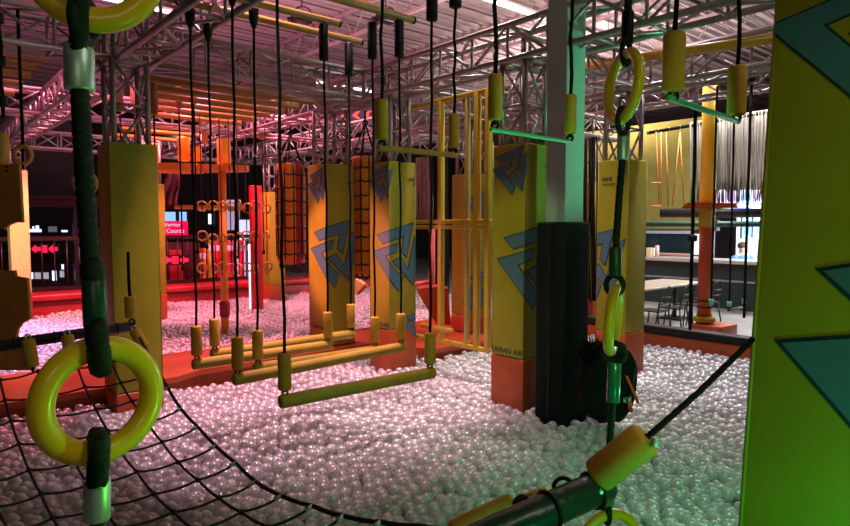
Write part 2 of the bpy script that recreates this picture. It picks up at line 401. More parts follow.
for k, i in enumerate(pick):
    o = b0 if k == 0 else b0.copy(); o.location = near[i]; C.objects.link(o)
def ball_mass(name, pts, label):
    me = bpy.data.meshes.new(name); c = Vector((sum(p.x for p in pts)/len(pts), sum(p.y for p in pts)/len(pts), 0))
    me.from_pydata([p-c for p in pts], [], []); me.materials.append(BALL)
    o = bpy.data.objects.new(name, me); o.location = c; C.objects.link(o); tag(o, label, 'balls', None, 'stuff')
    ng = bpy.data.node_groups.new(name, 'GeometryNodeTree')
    ng.interface.new_socket('Geometry', in_out='INPUT', socket_type='NodeSocketGeometry'); ng.interface.new_socket('Geometry', in_out='OUTPUT', socket_type='NodeSocketGeometry')
    n = ng.nodes; l = ng.links; gi = n.new('NodeGroupInput'); go = n.new('NodeGroupOutput')
    ic = n.new('GeometryNodeMeshIcoSphere'); ic.inputs['Radius'].default_value = BR; ic.inputs['Subdivisions'].default_value = 3
    ss = n.new('GeometryNodeSetShadeSmooth'); l.new(ic.outputs['Mesh'], ss.inputs['Geometry'])
    sm = n.new('GeometryNodeSetMaterial'); sm.inputs['Material'].default_value = BALL; l.new(ss.outputs['Geometry'], sm.inputs['Geometry'])
    ip = n.new('GeometryNodeInstanceOnPoints'); l.new(gi.outputs[0], ip.inputs['Points']); l.new(sm.outputs['Geometry'], ip.inputs['Instance'])
    l.new(ip.outputs['Instances'], go.inputs[0])
    md = o.modifiers.new('balls', 'NODES'); md.node_group = ng
ball_mass('ball_pit_fill', [p for i, p in enumerate(near) if i not in ps], 'mass of milky clear balls filling the near pit around the pillars')
ball_mass('far_ball_pit_fill', far, 'pink-lit balls filling the far pit behind the orange walkway')
ball_mass('side_ball_pit_fill', extra, 'strip of balls seen between the column and the green-lit pillar')
# ------------------------------------------------------------------ swinging log steps
def vert(p, z): return Vector((p.x, p.y, z))
def trapeze(name, cat, L, R, label, r=.03, sl=.19, top=(2.93, 3.05), barm=FOAMBAR, barr=.031, group=None, cover=(False, True), sm=FOAM, rr=.0085, clamp=(True, False), gap=.012):
    L = Vector(L); R = Vector(R); c = (L+R)/2
    t = thing(name, label, cat, (c.x, c.y, min(L.z, R.z)), group)
    d = (R-L).normalized()
    MB().sleeve(L-d*.03, R+d*.03, barr, 16).build('bar', barm, t)
    for e, tp, cv, cl in ((L, top[0], cover[0], clamp[0]), (R, top[1], cover[1], clamp[1])):
        k = MB().torus(e+Vector((0, 0, barr+gap*.6)), .014, .006, RT, Vector((0, 0, 1)), 14, 8)
        k.rod(e+Vector((0, 0, barr+.012)), e+Vector((0, 0, barr+gap+.03)), .009); k.build('shackle', RUB, t)
        a = e+Vector((0, 0, barr+gap+.01)); b = a+Vector((0, 0, sl))
        MB().sleeve(a, b, r, 18).build('foam_sleeve', sm, t)
        q = e+Vector((random.uniform(-.012, .012), random.uniform(-.012, .012), 0)); n = 12
        MB().tube([b.lerp(vert(q, tp), i/n)+Vector((.004*math.sin(i*1.7), .004*math.cos(i*2.1), 0))*(0 < i < n) for i in range(n+1)], rr, 8).build('rope', ROPE, t)
        if cv: MB().sleeve(vert(q, tp-.26), vert(q, tp+.01), .036, 12).build('rope_cover', RUB, t)
        if cl: MB().tube([vert(q, tp-.10), vert(q, tp-.05), vert(q, tp+.02)], [.014, .030, .034], 12).build('clamp', RUB, t)
ZB = .59
logs = [((285, 401), (430, 373), 'olive log swing hanging lowest and nearest over the balls'),
        ((238, 379), (401, 347), 'second nearest log swing, crossing just behind the lowest one'),
        ((258, 368), (375, 350), 'yellow log swing hanging between the second log and the orange walkway, thick left sleeve'),
        ((215, 354), (351, 334), 'highest looking log swing in front of the orange-lit pillar'),
        ((197, 364), (328, 345), 'leftmost log swing hanging over the edge of the orange walkway')]
for (l, r_, lb) in logs:
    zz = ZB+(.0 if l[0] == 258 else .03); L = at(*l, z=zz); R = at(*r_, z=zz); trapeze('log_swing', 'swing', L, R, lb, group='log swings over the near ball pit', r=.036, sl=.20, barr=.037)
    t = thing('yellow_tube', lb.replace('log swing', 'log swing\'s yellow overhead tube,') if False else 'yellow overhead tube carrying the %s' % lb.split(' hanging')[0].split(', crossing')[0].split(' in front')[0], 'overhead tube', (R.x, R.y, 3.06))
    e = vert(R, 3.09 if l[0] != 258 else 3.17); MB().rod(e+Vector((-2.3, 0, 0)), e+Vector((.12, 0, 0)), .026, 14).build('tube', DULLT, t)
    MB().rod(e+Vector((.12, 0, 0)), e+Vector((.135, 0, 0)), .028, 14).build('end_cap', RUB, t)
BARM = mat('green light tinted steel bar', (.14, .80, .40), .3, .3)  # plain steel: the green LED light on it is painted into the colour
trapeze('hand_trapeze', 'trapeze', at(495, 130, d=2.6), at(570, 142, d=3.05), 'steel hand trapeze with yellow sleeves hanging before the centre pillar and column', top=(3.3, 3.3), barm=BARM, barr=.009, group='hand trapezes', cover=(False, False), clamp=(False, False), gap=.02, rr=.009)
trapeze('hand_trapeze', 'trapeze', at(673, 99, d=1.95), at(736, 121, d=2.35), 'green-lit hand trapeze nearest the big right pillar', top=(3.2, 3.2), barm=BARM, barr=.010, group='hand trapezes', cover=(False, False), clamp=(False, False), gap=.0, rr=.008, r=.034, sl=.185)
trapeze('hand_trapeze', 'trapeze', at(382, 148, d=2.95), at(454, 155, d=3.45), 'olive bar hand trapeze hanging before the two middle pillars', top=(3.3, 3.0), barm=FOAMBAR, barr=.015, group='hand trapezes', cover=(False, True), clamp=(False, False), rr=.008)
# ------------------------------------------------------------------ other overhead tubes
def otube(a, b, label, r=.05, m=DULLT):
    t = thing('yellow_tube', label, 'overhead tube', (Vector(a)+Vector(b))/2)
    MB().rod(a, b, r, 14).build('tube', m, t); d = (Vector(b)-Vector(a)).normalized()
    MB().rod(Vector(a)-d*.012, a, r*1.04, 14).build('end_cap', RUB, t)
otube(at(584, 66, d=6.5), at(790, 36, d=5.15), 'thick yellow tube high behind the small hand trapeze at the right', .045, TUBEY)
otube(at(585, 103, d=9.2), at(668, 88, d=7.9), 'yellow tube beneath the thick one, behind the right ring chain', .04, TUBEY)
names = ['first', 'second', 'third', 'fourth', 'fifth', 'sixth', 'seventh', 'eighth', 'ninth']
for i, v in enumerate((6.6, 7.0, 7.4, 7.8, 8.2, 8.7, 9.6, 10.3, 11.1)):
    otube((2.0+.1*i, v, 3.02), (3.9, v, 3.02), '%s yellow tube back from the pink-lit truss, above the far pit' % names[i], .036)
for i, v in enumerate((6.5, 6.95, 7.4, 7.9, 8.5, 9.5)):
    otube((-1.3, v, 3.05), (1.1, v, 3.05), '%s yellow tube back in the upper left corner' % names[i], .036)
for i, (v, u0, u1) in enumerate(((2.2, 1.9, 4.0), (1.5, 1.9, 4.0))):
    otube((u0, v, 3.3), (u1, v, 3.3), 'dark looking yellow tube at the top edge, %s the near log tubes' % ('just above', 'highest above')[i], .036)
# ------------------------------------------------------------------ far foam-sleeved ropes
def sleeved_rope(px, y0, y1, d, low, label, r=.04, m=FOAMB, top=3.0):
    a = at(px, y0, d=d); b = at(px, y1, d=d); t = thing('sleeved_rope', label, 'hanging rope', vert(b, low), 'brown foam-sleeved ropes behind the log swings')
    MB().sleeve(b, vert(b, a.z), r, 12).build('foam_sleeve', m, t)
    MB().rod(vert(b, low), vert(b, max(top, a.z+.05)), .010, 6).build('rope', ROPE, t)
    MB().tube([vert(b, low), vert(b, low+.03), vert(b, low+.06)], [.014, .028, .014], 8).build('knot', ROPE, t)
for (px, y0, y1, d, low, lb) in ((154, 80, 115, 6.4, .9, 'rope with a brown sleeve just right of the olive pillar top'), (179, 87, 108, 7.4, 1.0, 'rope with a brown sleeve above the orange hanging deck'),
        (194, 86, 104, 7.4, 1.2, 'rope with a short brown sleeve, right of the one above the orange deck'), (120, 90, 110, 7.0, 1.6, 'rope with a brown sleeve seen through the olive pillar post'),
        (262, 124, 140, 9.5, 1.1, 'thin far rope with brown sleeve above the gold rings'), (236, 124, 138, 10, 1.0, 'thin far rope with brown sleeve over the red post'),
        (134, 86, 106, 7.9, 1.7, 'rope with brown sleeve in the middle of the olive pillar post'), (205, 128, 144, 9.0, 1.2, 'small brown sleeved rope left of the orange upright')):
    sleeved_rope(px, y0, y1, d, low, lb)
# thin plain ropes
def plain_rope(px, y0, y1, d, label, r=.008, m=ROPE, beads=()):
    b = at(px, y1, d=d); a = at(px, y0, d=d)
    t = thing('hanging_rope', label, 'hanging rope', b)
    MB().tube([b.lerp(vert(b, a.z), i/10)+Vector((.006*math.sin(i*2), 0, 0)) for i in range(11)], r, 8).build('rope', m, t)
    for yb in beads: 
        z = at(px, yb, d=d).z; MB().tube([vert(b, z-.04), vert(b, z-.03), vert(b, z+.03), vert(b, z+.04)], [r, r*2.6, r*2.6, r], 10).build('stopper', RUB, t)
plain_rope(3, -60, 118, 4.2, 'knotted black rope at the extreme left edge above the foam post', .012, beads=(20, 62, 102))
plain_rope(690, 98, 330, 6.9, 'thick black rope hanging left of the yellow pole', .020, beads=(110, 238))
plain_rope(744, 88, 318, 7.0, 'black rope hanging closest to the huge right pillar', .016, beads=(82,))
# ------------------------------------------------------------------ rings on chains (near)
ZUP = Vector((0, 0, 1))
def loop(t, c, ry, rz, r, name='rope_loop', m=ROPEG, side=FW):
    c = Vector(c); pts = [c+side*math.cos(2*math.pi*i/28)*ry+ZUP*math.sin(2*math.pi*i/28)*rz for i in range(28)]
    MB().tube(pts, r, 12, True, True).build(name, m, t)
def ferrule(t, a, b, r, m=FERR, name='ferrule'):
    a = Vector(a); b = Vector(b); d = (b-a).normalized()
    MB().tube([a, a, a+d*.003, b-d*.003, b, b], [.0005, r*.93, r, r, r*.93, .0005], 28, False).build(name, m, t)
D = 1.1; k = D/F_PX
def ring(t, c, R, r, ang, tilt=0):
    vw = Vector((c[0], c[1], 0)).normalized(); pr = Vector((vw.y, -vw.x, 0)); ax = pr*math.cos(ang)+vw*math.sin(ang); up = ZUP*math.cos(tilt)+RT*math.sin(tilt)
    MB().torus(c, R, r, ax, up, 96, 28).build('torus', RINGY, t)
t = thing('gym_ring', 'huge yellow hanging ring at the lower left, in front of the net', 'ring', at(97, 465, d=D), 'yellow rings of the near left rope')
ring(t, at(99.5, 400, d=D), 52.5*k, 12*k, math.radians(21)); 
t = thing('gym_ring', 'huge yellow ring cut off by the top left edge', 'ring', at(95, 31, d=D), 'yellow rings of the near left rope')
ring(t, at(93, -36, d=D), 55*k, 12.5*k, math.radians(-8))
t = thing('ring_rope', 'thick dark green rope linking the two huge left rings', 'rope', at(95, 526, d=D))
MB().twist([at(76, -70, d=D-.03), at(79, -20, d=D-.035), at(79, 50, d=D-.01)], 9.5*k, .05, 3, 10).build('rope', ROPEG, t)
loop(t, at(84, 20, d=D), .034, .036, .011)
ferrule(t, at(79, 48, d=D), at(79.5, 91, d=D), 14*k)
MB().twist([at(80, 88, d=D), at(84, 170, d=D), at(91, 268, d=D)], 9.5*k, .045, 3, 10).build('rope', ROPEG, t)
MB().tube([at(91, 258, d=D), at(92, 264, d=D), at(93, 275, d=D), at(94, 283, d=D)], [.014, .020, .021, .018], 18).build('binding', ROPEG, t)
ferrule(t, at(94, 280, d=D), at(96, 327, d=D), 11.5*k, mat('dark green heat shrink', (.01, .07, .035), .35), 'shrink_sleeve')
MB().twist([at(96, 324, d=D-.028), at(98, 345, d=D-.036), at(100, 362, d=D-.028), at(101, 368, d=D), at(100, 362, d=D+.028), at(98, 345, d=D+.036), at(96, 324, d=D+.028)], 11*k, .03, 3, 10, .004).build('rope_loop', ROPEG, t)
MB().twist([at(97, 482, d=D-.025), at(99, 458, d=D-.036), at(99, 444, d=D-.030), at(98, 436, d=D), at(98, 444, d=D+.030), at(98, 458, d=D+.036), at(97, 482, d=D+.025)], 10.5*k, .03, 3, 10, .004).build('rope_loop', ROPEG, t)
ferrule(t, at(97, 479, d=D), at(97, 520, d=D), 12.5*k)
MB().twist([at(97, 516, d=D), at(97, 600, d=D)], 7.5*k, .045, 3, 10).build('rope', ROPEG, t)
# right chain
D = 1.96; k = D/F_PX
def rg(c, hw, hh, label, cw=1):
    t = thing('gym_ring', label, 'ring', at(c[0], c[1]+hh, d=D), 'yellow rings of the right rope chain')
    r = 5.2*k; R = (hh-5.2)*k; ca = max(.05, (hw-5.2)/(hh-5.2)); ring(t, at(*c, d=D), R, r, cw*math.acos(min(1, ca)), math.radians(4))
rg((623, 87), 19.5, 38, 'yellow ring high on the right rope chain, between the two hand trapezes', -1)
rg((613.5, 319), 9, 37, 'yellow ring seen edge-on halfway down the right rope chain', 1)
rg((608, 545), 32, 37, 'lowest yellow ring of the right chain, cut by the bottom edge', 1)
t = thing('ring_rope', 'green-lit rope chain linking the right rings', 'rope', at(608, 526, d=D))
tw = lambda pts, r, p=.035: MB().twist([at(x, y, d=D) for x, y in pts], r, p, 3, 8).build('rope', ROPEG, t)
tw([(630, -90), (628, 16)], .014); ferrule(t, at(628, 12, d=D), at(627, 44, d=D), .019, RUB, 'shrink_sleeve')
loop(t, at(626, 52, d=D), .020, .040, .009, side=(RT*.8+FW*.6).normalized()); loop(t, at(623, 121, d=D), .028, .040, .009, side=(RT*.8+FW*.6).normalized())
ferrule(t, at(623, 137, d=D), at(622.5, 160, d=D), .018)
tw([(622.5, 158), (619, 200), (615.5, 252)], .0125); ferrule(t, at(615.5, 247, d=D), at(615, 276, d=D), .020, MATS['dark green heat shrink'], 'shrink_sleeve')
loop(t, at(614.5, 285, d=D), .026, .030, .009, side=(RT*.9-FW*.4).normalized()); loop(t, at(613.5, 353, d=D), .034, .032, .010, side=(RT*.9-FW*.4).normalized())
ferrule(t, at(614.5, 362, d=D), at(613, 402, d=D), .021, mat('green shrink sleeve', (.01, .25, .13), .22, coat=.6), 'shrink_sleeve')
tw([(612.5, 400), (610, 440), (607.5, 474)], .0125); ferrule(t, at(608, 470, d=D), at(607, 506, d=D), .022, MATS['green shrink sleeve'], 'shrink_sleeve')
loop(t, at(607, 513, d=D), .022, .03, .010)
# ------------------------------------------------------------------ foam handle and dark beam at the bottom
t = thing('foam_grip_bar', 'big yellow foam grip tied by a rope to the huge right pillar', 'handle', at(590, 490, d=1.5))
a, b = at(596, 477, d=1.42), at(647, 437, d=1.38)
MB().sleeve(a, b, .040, 28, .22).build('foam_sleeve', FOAM, t)
MB().twist([b-(b-a)*.1, b+(b-a).normalized()*.02, at(700, 391, d=1.42), at(753, 339, d=1.53)], .0080, .03, 3, 8).build('rope', ROPE, t)
ferrule(t, at(653, 446, d=1.34), at(656, 438, d=1.34), .009, FERR, 'clip')
t = thing('edge_beam', 'dark green shiny padded beam at the bottom right of the net', 'beam', at(540, 515, d=1.6))
a, b = at(436, 560, d=1.45), at(607, 484, d=1.72); dr = (b-a).normalized()
MB().sleeve(a, b, .045, 28, .2).build('tube', mat('black green glossy wrap', (.004, .045, .026), .32, bump=.5, bscale=18, coat=.15), t)
s1 = dr.cross(ZUP).normalized(); s2 = s1.cross(dr)
for f in (.62, .90): 
    MB().torus(a.lerp(b, f), .047, .006, s1, s2, 32, 8).build('strap', RUB, t)
MB().torus(at(563, 487, d=1.68), .025, .006, RT, ZUP, 24, 8).build('loop', RUB, t)
MB().torus(at(521, 505, d=1.66), .022, .008, dr, s2, 24, 8).build('loop', RUB, t)
ferrule(t, at(592, 494, d=1.66), at(604, 490, d=1.66), .012, FERR, 'clip')
for (p, q, r, lb) in (((452, 533), (514, 504), .036, 'orange yellow foam sleeve half hidden behind the dark beam'), ((528, 504), (547, 496), .030, 'short foam sleeve stub between the strap loops of the dark beam')):
    t = thing('net_sleeve', lb, 'foam sleeve', at(*p, d=1.9)); MB().sleeve(at(*p, d=1.85), at(*q, d=1.9), r, 20).build('foam_sleeve', FOAM, t)
    MB().rod(at(*q, d=1.9), at(q[0]+12, q[1]-4, d=1.9), .008).build('rope', ROPE, t)
# ------------------------------------------------------------------ the net and its rail
t = thing('net_rail', 'black padded rail crossing the left side above the net', 'rail', at(60, 345, z=.85))
a, b = at(-70, 356, z=.85), at(133, 326, z=.85)
MB().sleeve(a, b, .034, 18).build('tube', RUB, t)
for f in (.35, .55, .75, .9): MB().torus(a.lerp(b, f), .036, .005, Vector((0, 1, 0)), ZUP, 20, 6).build('strap', RUB, t)
def nsleeve(p, q, d, r, lb):
    t = thing('net_sleeve', lb, 'foam sleeve', at(*q, d=d)); A = at(*p, d=d); B = at(*q, d=d)
    MB().sleeve(A, B, r, 18).build('foam_sleeve', FOAM, t)
    MB().torus(A+ZUP*.012, .016, .006, RT, ZUP, 16, 6).build('shackle', FERR, t)
    MB().rod(B+ZUP*.01, B-ZUP*.03, .008).build('rope', ROPE, t)
nsleeve((28, 339), (33, 367), 3.7, .036, 'leftmost foam sleeve hanging under the black rail'); nsleeve((67, 335), (72, 362), 3.8, .036, 'second foam sleeve under the black rail, partly behind the huge ring')
nsleeve((134, 330), (144, 347), 4.1, .036, 'foam sleeve below the right end of the black rail')
t = thing('rail_hanger', 'thin rope with a foam sleeve holding the right end of the black rail', 'hanging rope', at(131, 318, d=4.15))
MB().sleeve(at(131, 318, d=4.15), at(130, 296, d=4.15), .037, 18).build('foam_sleeve', FOAM, t)
MB().tube([at(130, 297, d=4.15), at(129, 285, d=4.15), at(128, 252, d=4.15)], .011, 8).build('rope', ROPE, t); MB().torus(at(132, 322, d=4.13), .018, .007, RT, ZUP, 16, 8).build('shackle', RUB, t)
cols = {1: {-3: (0, 380), -2: (5, 400), -1: (11, 421), 0: (19, 444), 1: (29, 470), 2: (41, 494), 3: (53, 518), 4: (67, 541)},
        2: {-3: (38, 371), -2: (46, 395), -1: (53, 416), 0: (62, 440), 1: (75, 463), 2: (89, 485), 3: (103, 506), 4: (118, 528), 5: (136, 548)},
        3: {-3: (78, 368), -2: (85, 387), -1: (96, 409), 0: (108, 431), 1: (121, 452), 2: (137, 472), 3: (154, 494), 4: (174, 512), 5: (195, 530), 6: (220, 548)},
        4: {-3: (112, 362), -2: (121, 383), -1: (132, 401), 0: (147, 422), 1: (162, 442), 2: (178, 462), 3: (198, 480), 4: (219, 498), 5: (241, 512), 6: (268, 527), 7: (300, 540), 8: (335, 550)},
        5: {-3: (146, 349), -2: (158, 370), -1: (168, 388), 0: (181, 409), 1: (198, 427), 2: (216, 446), 3: (236, 463), 4: (256, 482), 5: (282, 496), 6: (313, 506), 7: (344, 516), 8: (381, 522), 9: (420, 526), 10: (470, 531)}}
cols[0] = {k_: (x-44, y+13) for k_, (x, y) in cols[1].items()}
def zk(i, k_): 
    z = .75 if k_ <= -3 else .75-.075*(k_+3) if k_ < 1 else .45-.01*(k_-1) if k_ < 4 else .42+.03*(k_-4)
    return z + (0.05 if i == 5 else 0)
G = {(i, k_): at(*p, z=zk(i, k_)) for i, c in cols.items() for k_, p in c.items()}
cord = MB()
def sag(a, b, n=5, s=.010): return [a.lerp(b, j/n)-ZUP*s*math.sin(math.pi*j/n) for j in range(n+1)]
for i in range(0, 5):
    ks = sorted(cols[i]); 
    for k_ in ks[:-1]: cord.tube(sag(G[i, k_], G[i, k_+1], 4, .006), .0058, 8)
for k_ in range(-3, 9):
    for i in range(0, 5):
        if (i, k_) in G and (i+1, k_) in G: cord.tube(sag(G[i, k_], G[i+1, k_], 5), .0055, 8)
for (i, k_), p in G.items():
    if i < 5:
        b2 = bmesh.new(); bmesh.ops.create_icosphere(b2, subdivisions=2, radius=.011)
        for v in b2.verts: v.co = v.co*(1+.15*random.random())+p
        cord.bm(b2)
t = thing('cargo_net', 'black square-meshed net spread across the lower left over the balls', 'net', at(100, 470, z=.35))
cord.build('mesh_cords', NET, t)
ed = [G[5, k_] for k_ in range(-3, 11)]; path = [at(140, 338, z=.82)]
for a, b in zip(ed, ed[1:]): path += sag(a, b, 4, .004)[:-1]
path.append(ed[-1]); MB().tube(path, .0085, 10).build('edge_rope', NET, t)
for k_ in range(-1, 9):
    p = G[5, k_]; q = G.get((4, k_), p+Vector((-.1, -.1, -.02))); dd = (q-p).normalized()
    MB().tube([p-dd*.004, p+dd*.03], .0085, 8).build('clip', FERR, t)
# ------------------------------------------------------------------ yellow cage frame
t = thing('cage_frame', 'tall yellow tube frame standing between the two emblem pillars', 'frame', (4.45, 4.5, .3))
def on_plane(px, z, u=4.45):
    x = (px-CX)/F_PX; dirx = FW.x+RT.x*x; diry = FW.y+RT.y*x; s = u/dirx; return Vector((u, diry*s, z))
zt = 2.86
def post(px, w=.028, name='post', m=TUBEY, z0=.30):
    p = on_plane(px, 0); MB().box((p.x-w, p.y-w, z0), (p.x+w, p.y+w, zt), .006).build(name, m, t); return p
p1 = post(441); p2 = post(477); p3 = post(488); p4 = post(467, .022, m=mat('olive tube', (.5, .45, .1), .5))
ya, yb = on_plane(489, 0).y, on_plane(412, 0).y
for z in (zt, 1.585, 1.53, .30): MB().box((4.425, ya-.02, z-.022), (4.475, yb, z+.022), .006).build('rail', TUBEY, t)
t = thing('step_bar', 'short yellow bar lying over the orange floor inside the frame', 'bar', at(438, 328, d=6.6)); MB().rod(at(422, 325, d=7.0), at(452, 331, d=6.5), .03).build('bar', TUBEY, t)
# ------------------------------------------------------------------ netted punching bags
BAGO = mat('bright orange bag vinyl', (.85, .27, .02), .45, bump=.3, bscale=6)
def netbag(px, y0, y1, d, w, label, n=6, lid=0, cols_=(BAGO, REDV, BAGO)):
    a = at(px, y1, d=d); top = at(px, y0, d=d).z; t = thing('netted_bag', label, 'punching bag', a, 'padded bags in black nets')
    hh = top-a.z
    for q in range(n):
        a0 = 2*math.pi*q/n+.35; a1 = 2*math.pi*(q+1)/n+.35
        m = MB(); vs = []
        for z in (0, .03, hh-.03, hh):
            rr = w*(.85 if z in (0, hh) else 1)
            for e in range(4):
                an = a0+(a1-a0)*(e/3); bulge = 1+.08*math.sin(math.pi*e/3)
                vs.append((a.x+math.cos(an)*rr*bulge, a.y+math.sin(an)*rr*bulge, a.z+z))
        fs = [(r_*4+e, r_*4+e+1, r_*4+e+5, r_*4+e+4) for r_ in range(3) for e in range(3)]
        vs += [(a.x, a.y, a.z), (a.x, a.y, a.z+hh)]; fs += [(e+1, e, 16) for e in range(3)]+[(12+e, 13+e, 17) for e in range(3)]
        m.add(vs, fs, False).build('panel', cols_[q % len(cols_)], t)
    nt = MB(); rr = w*1.12; rows = max(5, round(hh/.17))
    ang = [2*math.pi*q/10 for q in range(10)]
    for an in ang: nt.tube([(a.x+math.cos(an)*rr*(1 if 0 < j < rows else .8), a.y+math.sin(an)*rr*(1 if 0 < j < rows else .8), a.z-.03+(hh+.06)*j/rows) for j in range(rows+1)], .011, 6)
    for j in range(rows+1):
        nt.tube([(a.x+math.cos(x)*rr*(1 if 0 < j < rows else .8), a.y+math.sin(x)*rr*(1 if 0 < j < rows else .8), a.z-.03+(hh+.06)*j/rows-.02*(i % 2)) for i, x in enumerate([2*math.pi*q/20 for q in range(20)])], .011, 6, True, True)
    nt.build('net', NET, t)
    ap = Vector((a.x, a.y, top+.42))
    for an in ang[::2]: MB().rod((a.x+math.cos(an)*rr*.8, a.y+math.sin(an)*rr*.8, top+.03), ap, .010, 6).build('sling_rope', ROPE, t)
    MB().rod(ap, (a.x, a.y, 3.0), .014, 8).build('rope', ROPE, t)
    MB().torus(ap, .03, .010, RT, ZUP, 16, 8).build('shackle', RUB, t)
netbag(292, 164, 264, 8.9, .19, 'orange and red punching bag in a black net, left of the orange-lit pillar')
netbag(366, 157, 274, 8.0, .16, 'orange punching bag in a black net squeezed between the two middle pillars', cols_=(BAGO, BAGO, BAGO))
# ------------------------------------------------------------------ hanging boards at far left
t = thing('foam_post', 'tan foam post top at the left edge', 'foam post', at(0, 165, d=4.4)); 
MB().sleeve(at(0, 164, d=4.4), at(0, 133, d=4.4), .055, 18).build('foam_sleeve', mat('tan foam', (.5, .27, .03), .8, bump=.3), t)
def board(pts, label, d, m=PLY, holes=()):
    o = at(0, 0, d=d); dirx = RT; k = d/F_PX
    m_ = MB().prism([((x)*k, -(y)*k) for x, y in pts], o, RT, ZUP, .03); ob = thing('climbing_board', label, 'board', at(5, pts[-1][1], d=d))
    m_.build('panel', m, ob)
    for (x, y) in holes: MB().rod(o+RT*x*k-ZUP*y*k-FW*.036, o+RT*x*k-ZUP*y*k-FW*.0, .009).build('bolt', RUB, ob)
board([(-30, 163), (15, 163), (16, 222), (9, 222), (3, 224), (-3, 229), (-30, 229)], 'tan hanging board with two bolts at the left edge, under the foam post', 4.6, holes=((3, 166), (3, 170)))
board([(-30, 271), (6, 271), (7, 277), (19, 279), (20, 321), (12, 325), (7, 331), (5, 338), (7, 345), (12, 350), (22, 352), (22, 374), (-30, 374)], 'tan board with a scooped cutout behind the black rail at the left edge', 4.6)
def small_ring(px, py, rp, d, label, top):
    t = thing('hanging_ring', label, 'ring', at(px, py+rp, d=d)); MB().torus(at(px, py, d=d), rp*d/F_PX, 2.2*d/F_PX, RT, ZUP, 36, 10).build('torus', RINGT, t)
    p = at(px, py-rp, d=d); MB().tube([at(px, py+rp+6, d=d), p, vert(p, top)], .012, 8).build('rope', ROPE, t)
small_ring(23, 155, 8.5, 4.8, 'small tan ring near the pale far left pillar', 3.2)
small_ring(85, 183, 11, 4.9, 'small tan ring behind the thick dark green rope', 3.0)
small_ring(754, 80, 6, 6.5, 'small grey ring rope high beside the huge right pillar', 3.2) if False else None
# ------------------------------------------------------------------ orange hanging deck with upright
t = thing('climbing_deck', 'orange lobed deck hanging high left of the gold rings', 'deck', at(190, 172, d=9))
dk = [(-38, -1), (-20, 4), (-3, 6), (12, 4), (30, 3), (48, 4), (62, 0), (40, -5), (10, -6), (-20, -6)]
c = at(192, 163, d=9.0); k = 9/F_PX
def ell(cx, w, dep, n=18): return [(cx+w*math.cos(2*math.pi*i/n), dep*math.sin(2*math.pi*i/n)) for i in range(n)]
MB().prism(ell(-.18, .42, .35), c-ZUP*.13, RT, FW, .10).build('deck', ORP, t)
MB().prism(ell(.35, .48, .26), c-ZUP*.12, RT, FW, .08).build('deck', ORP, t)
for x, y0, y1, w in ((154, 143, 163, 4), (184, 137, 160, 5), (197, 147, 160, 4), (224, 139, 163, 5.5)):
    p = at(x, y1, d=8.95); MB().box((p.x-w*k, p.y-w*k, p.z-.02), (p.x+w*k, p.y+w*k, at(x, y0, d=8.95).z), .03).build('pad', mat('bright yellow orange pad', (.85, .45, .02), .4), t)
p = at(222, 170, d=9); t = thing('orange_upright', 'orange to red round upright standing in the far pit', 'post', vert(p, -.1))
MB().rod(vert(p, -.15), vert(p, p.z), .055, 16).build('post', ORP, t); MB().tube([vert(p, .2), vert(p, .24), vert(p, .4), vert(p, .44)], [.06, .075, .075, .06], 16).build('collar', REDV, t)
MB().rod(at(175, 207, d=9), at(245, 208, d=9), .03).build('crossbar', ORP, t)
# red framed post
p = at(257, 291, d=11.5); t = thing('red_post', 'square bright red post at the back beside the small far pillar', 'post', p)
MB().box((p.x-.10, p.y-.06, -.2), (p.x+.10, p.y+.06, at(257, 186, d=11.5).z), .01).build('post', mat('red paint', (.45, .01, .015), .4), t)
MB().rod(vert(p, -.1)+RT*-.13, vert(p, 1.2)+RT*-.13, .014).build('light_strip', mat('white light strip', (1, .9, .9), .4, emit=(1, .8, .8), estr=3), t)
# ------------------------------------------------------------------ gold rings on ropes
w8 = ['leftmost', 'second', 'third', 'fourth', 'fifth', 'sixth', 'seventh', 'rightmost']
for i, px in enumerate((203, 213, 222, 231, 239, 247, 256, 267)):
    d = 8.2+.12*i; p = at(px, 275, d=d); t = thing('ring_strand', '%s strand of gold rings hanging over the far pit' % w8[i], 'ring strand', p, 'strands of small gold rings')
    MB().tube([p, at(px, 240, d=d), vert(p, 3.0)], .008, 6).build('rope', ROPE, t)
    for j, y in enumerate((207, 237, 268)):
        yy = y+random.uniform(-2, 2); ang = random.uniform(-.9, .9)
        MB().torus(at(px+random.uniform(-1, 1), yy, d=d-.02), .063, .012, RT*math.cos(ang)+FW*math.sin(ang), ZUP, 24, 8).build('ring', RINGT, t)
# ------------------------------------------------------------------ chevron banner
t = thing('chevron_banner', 'navy banner of orange arrows high behind the middle pillars', 'banner', at(330, 120, d=12))
a, b = at(284, 123, d=13.4), at(386, 119, d=12.2); d_ = (b-a); L = d_.length; d_.normalize(); 
MB().prism([(0, 0), (L, 0), (L, .19), (0, .19)], a, d_, ZUP, .03).build('cloth', NAVY, t)
n_ = d_.cross(ZUP).normalized()
for i in range(9):
    x = .12+i*L/9.2
    MB().prism([(x, .095), (x+.11, .02), (x+.2, .02), (x+.11, .095), (x+.2, .17), (x+.11, .17)], a+n_*.031, d_, ZUP, .003).build('arrow', CHEV, t)
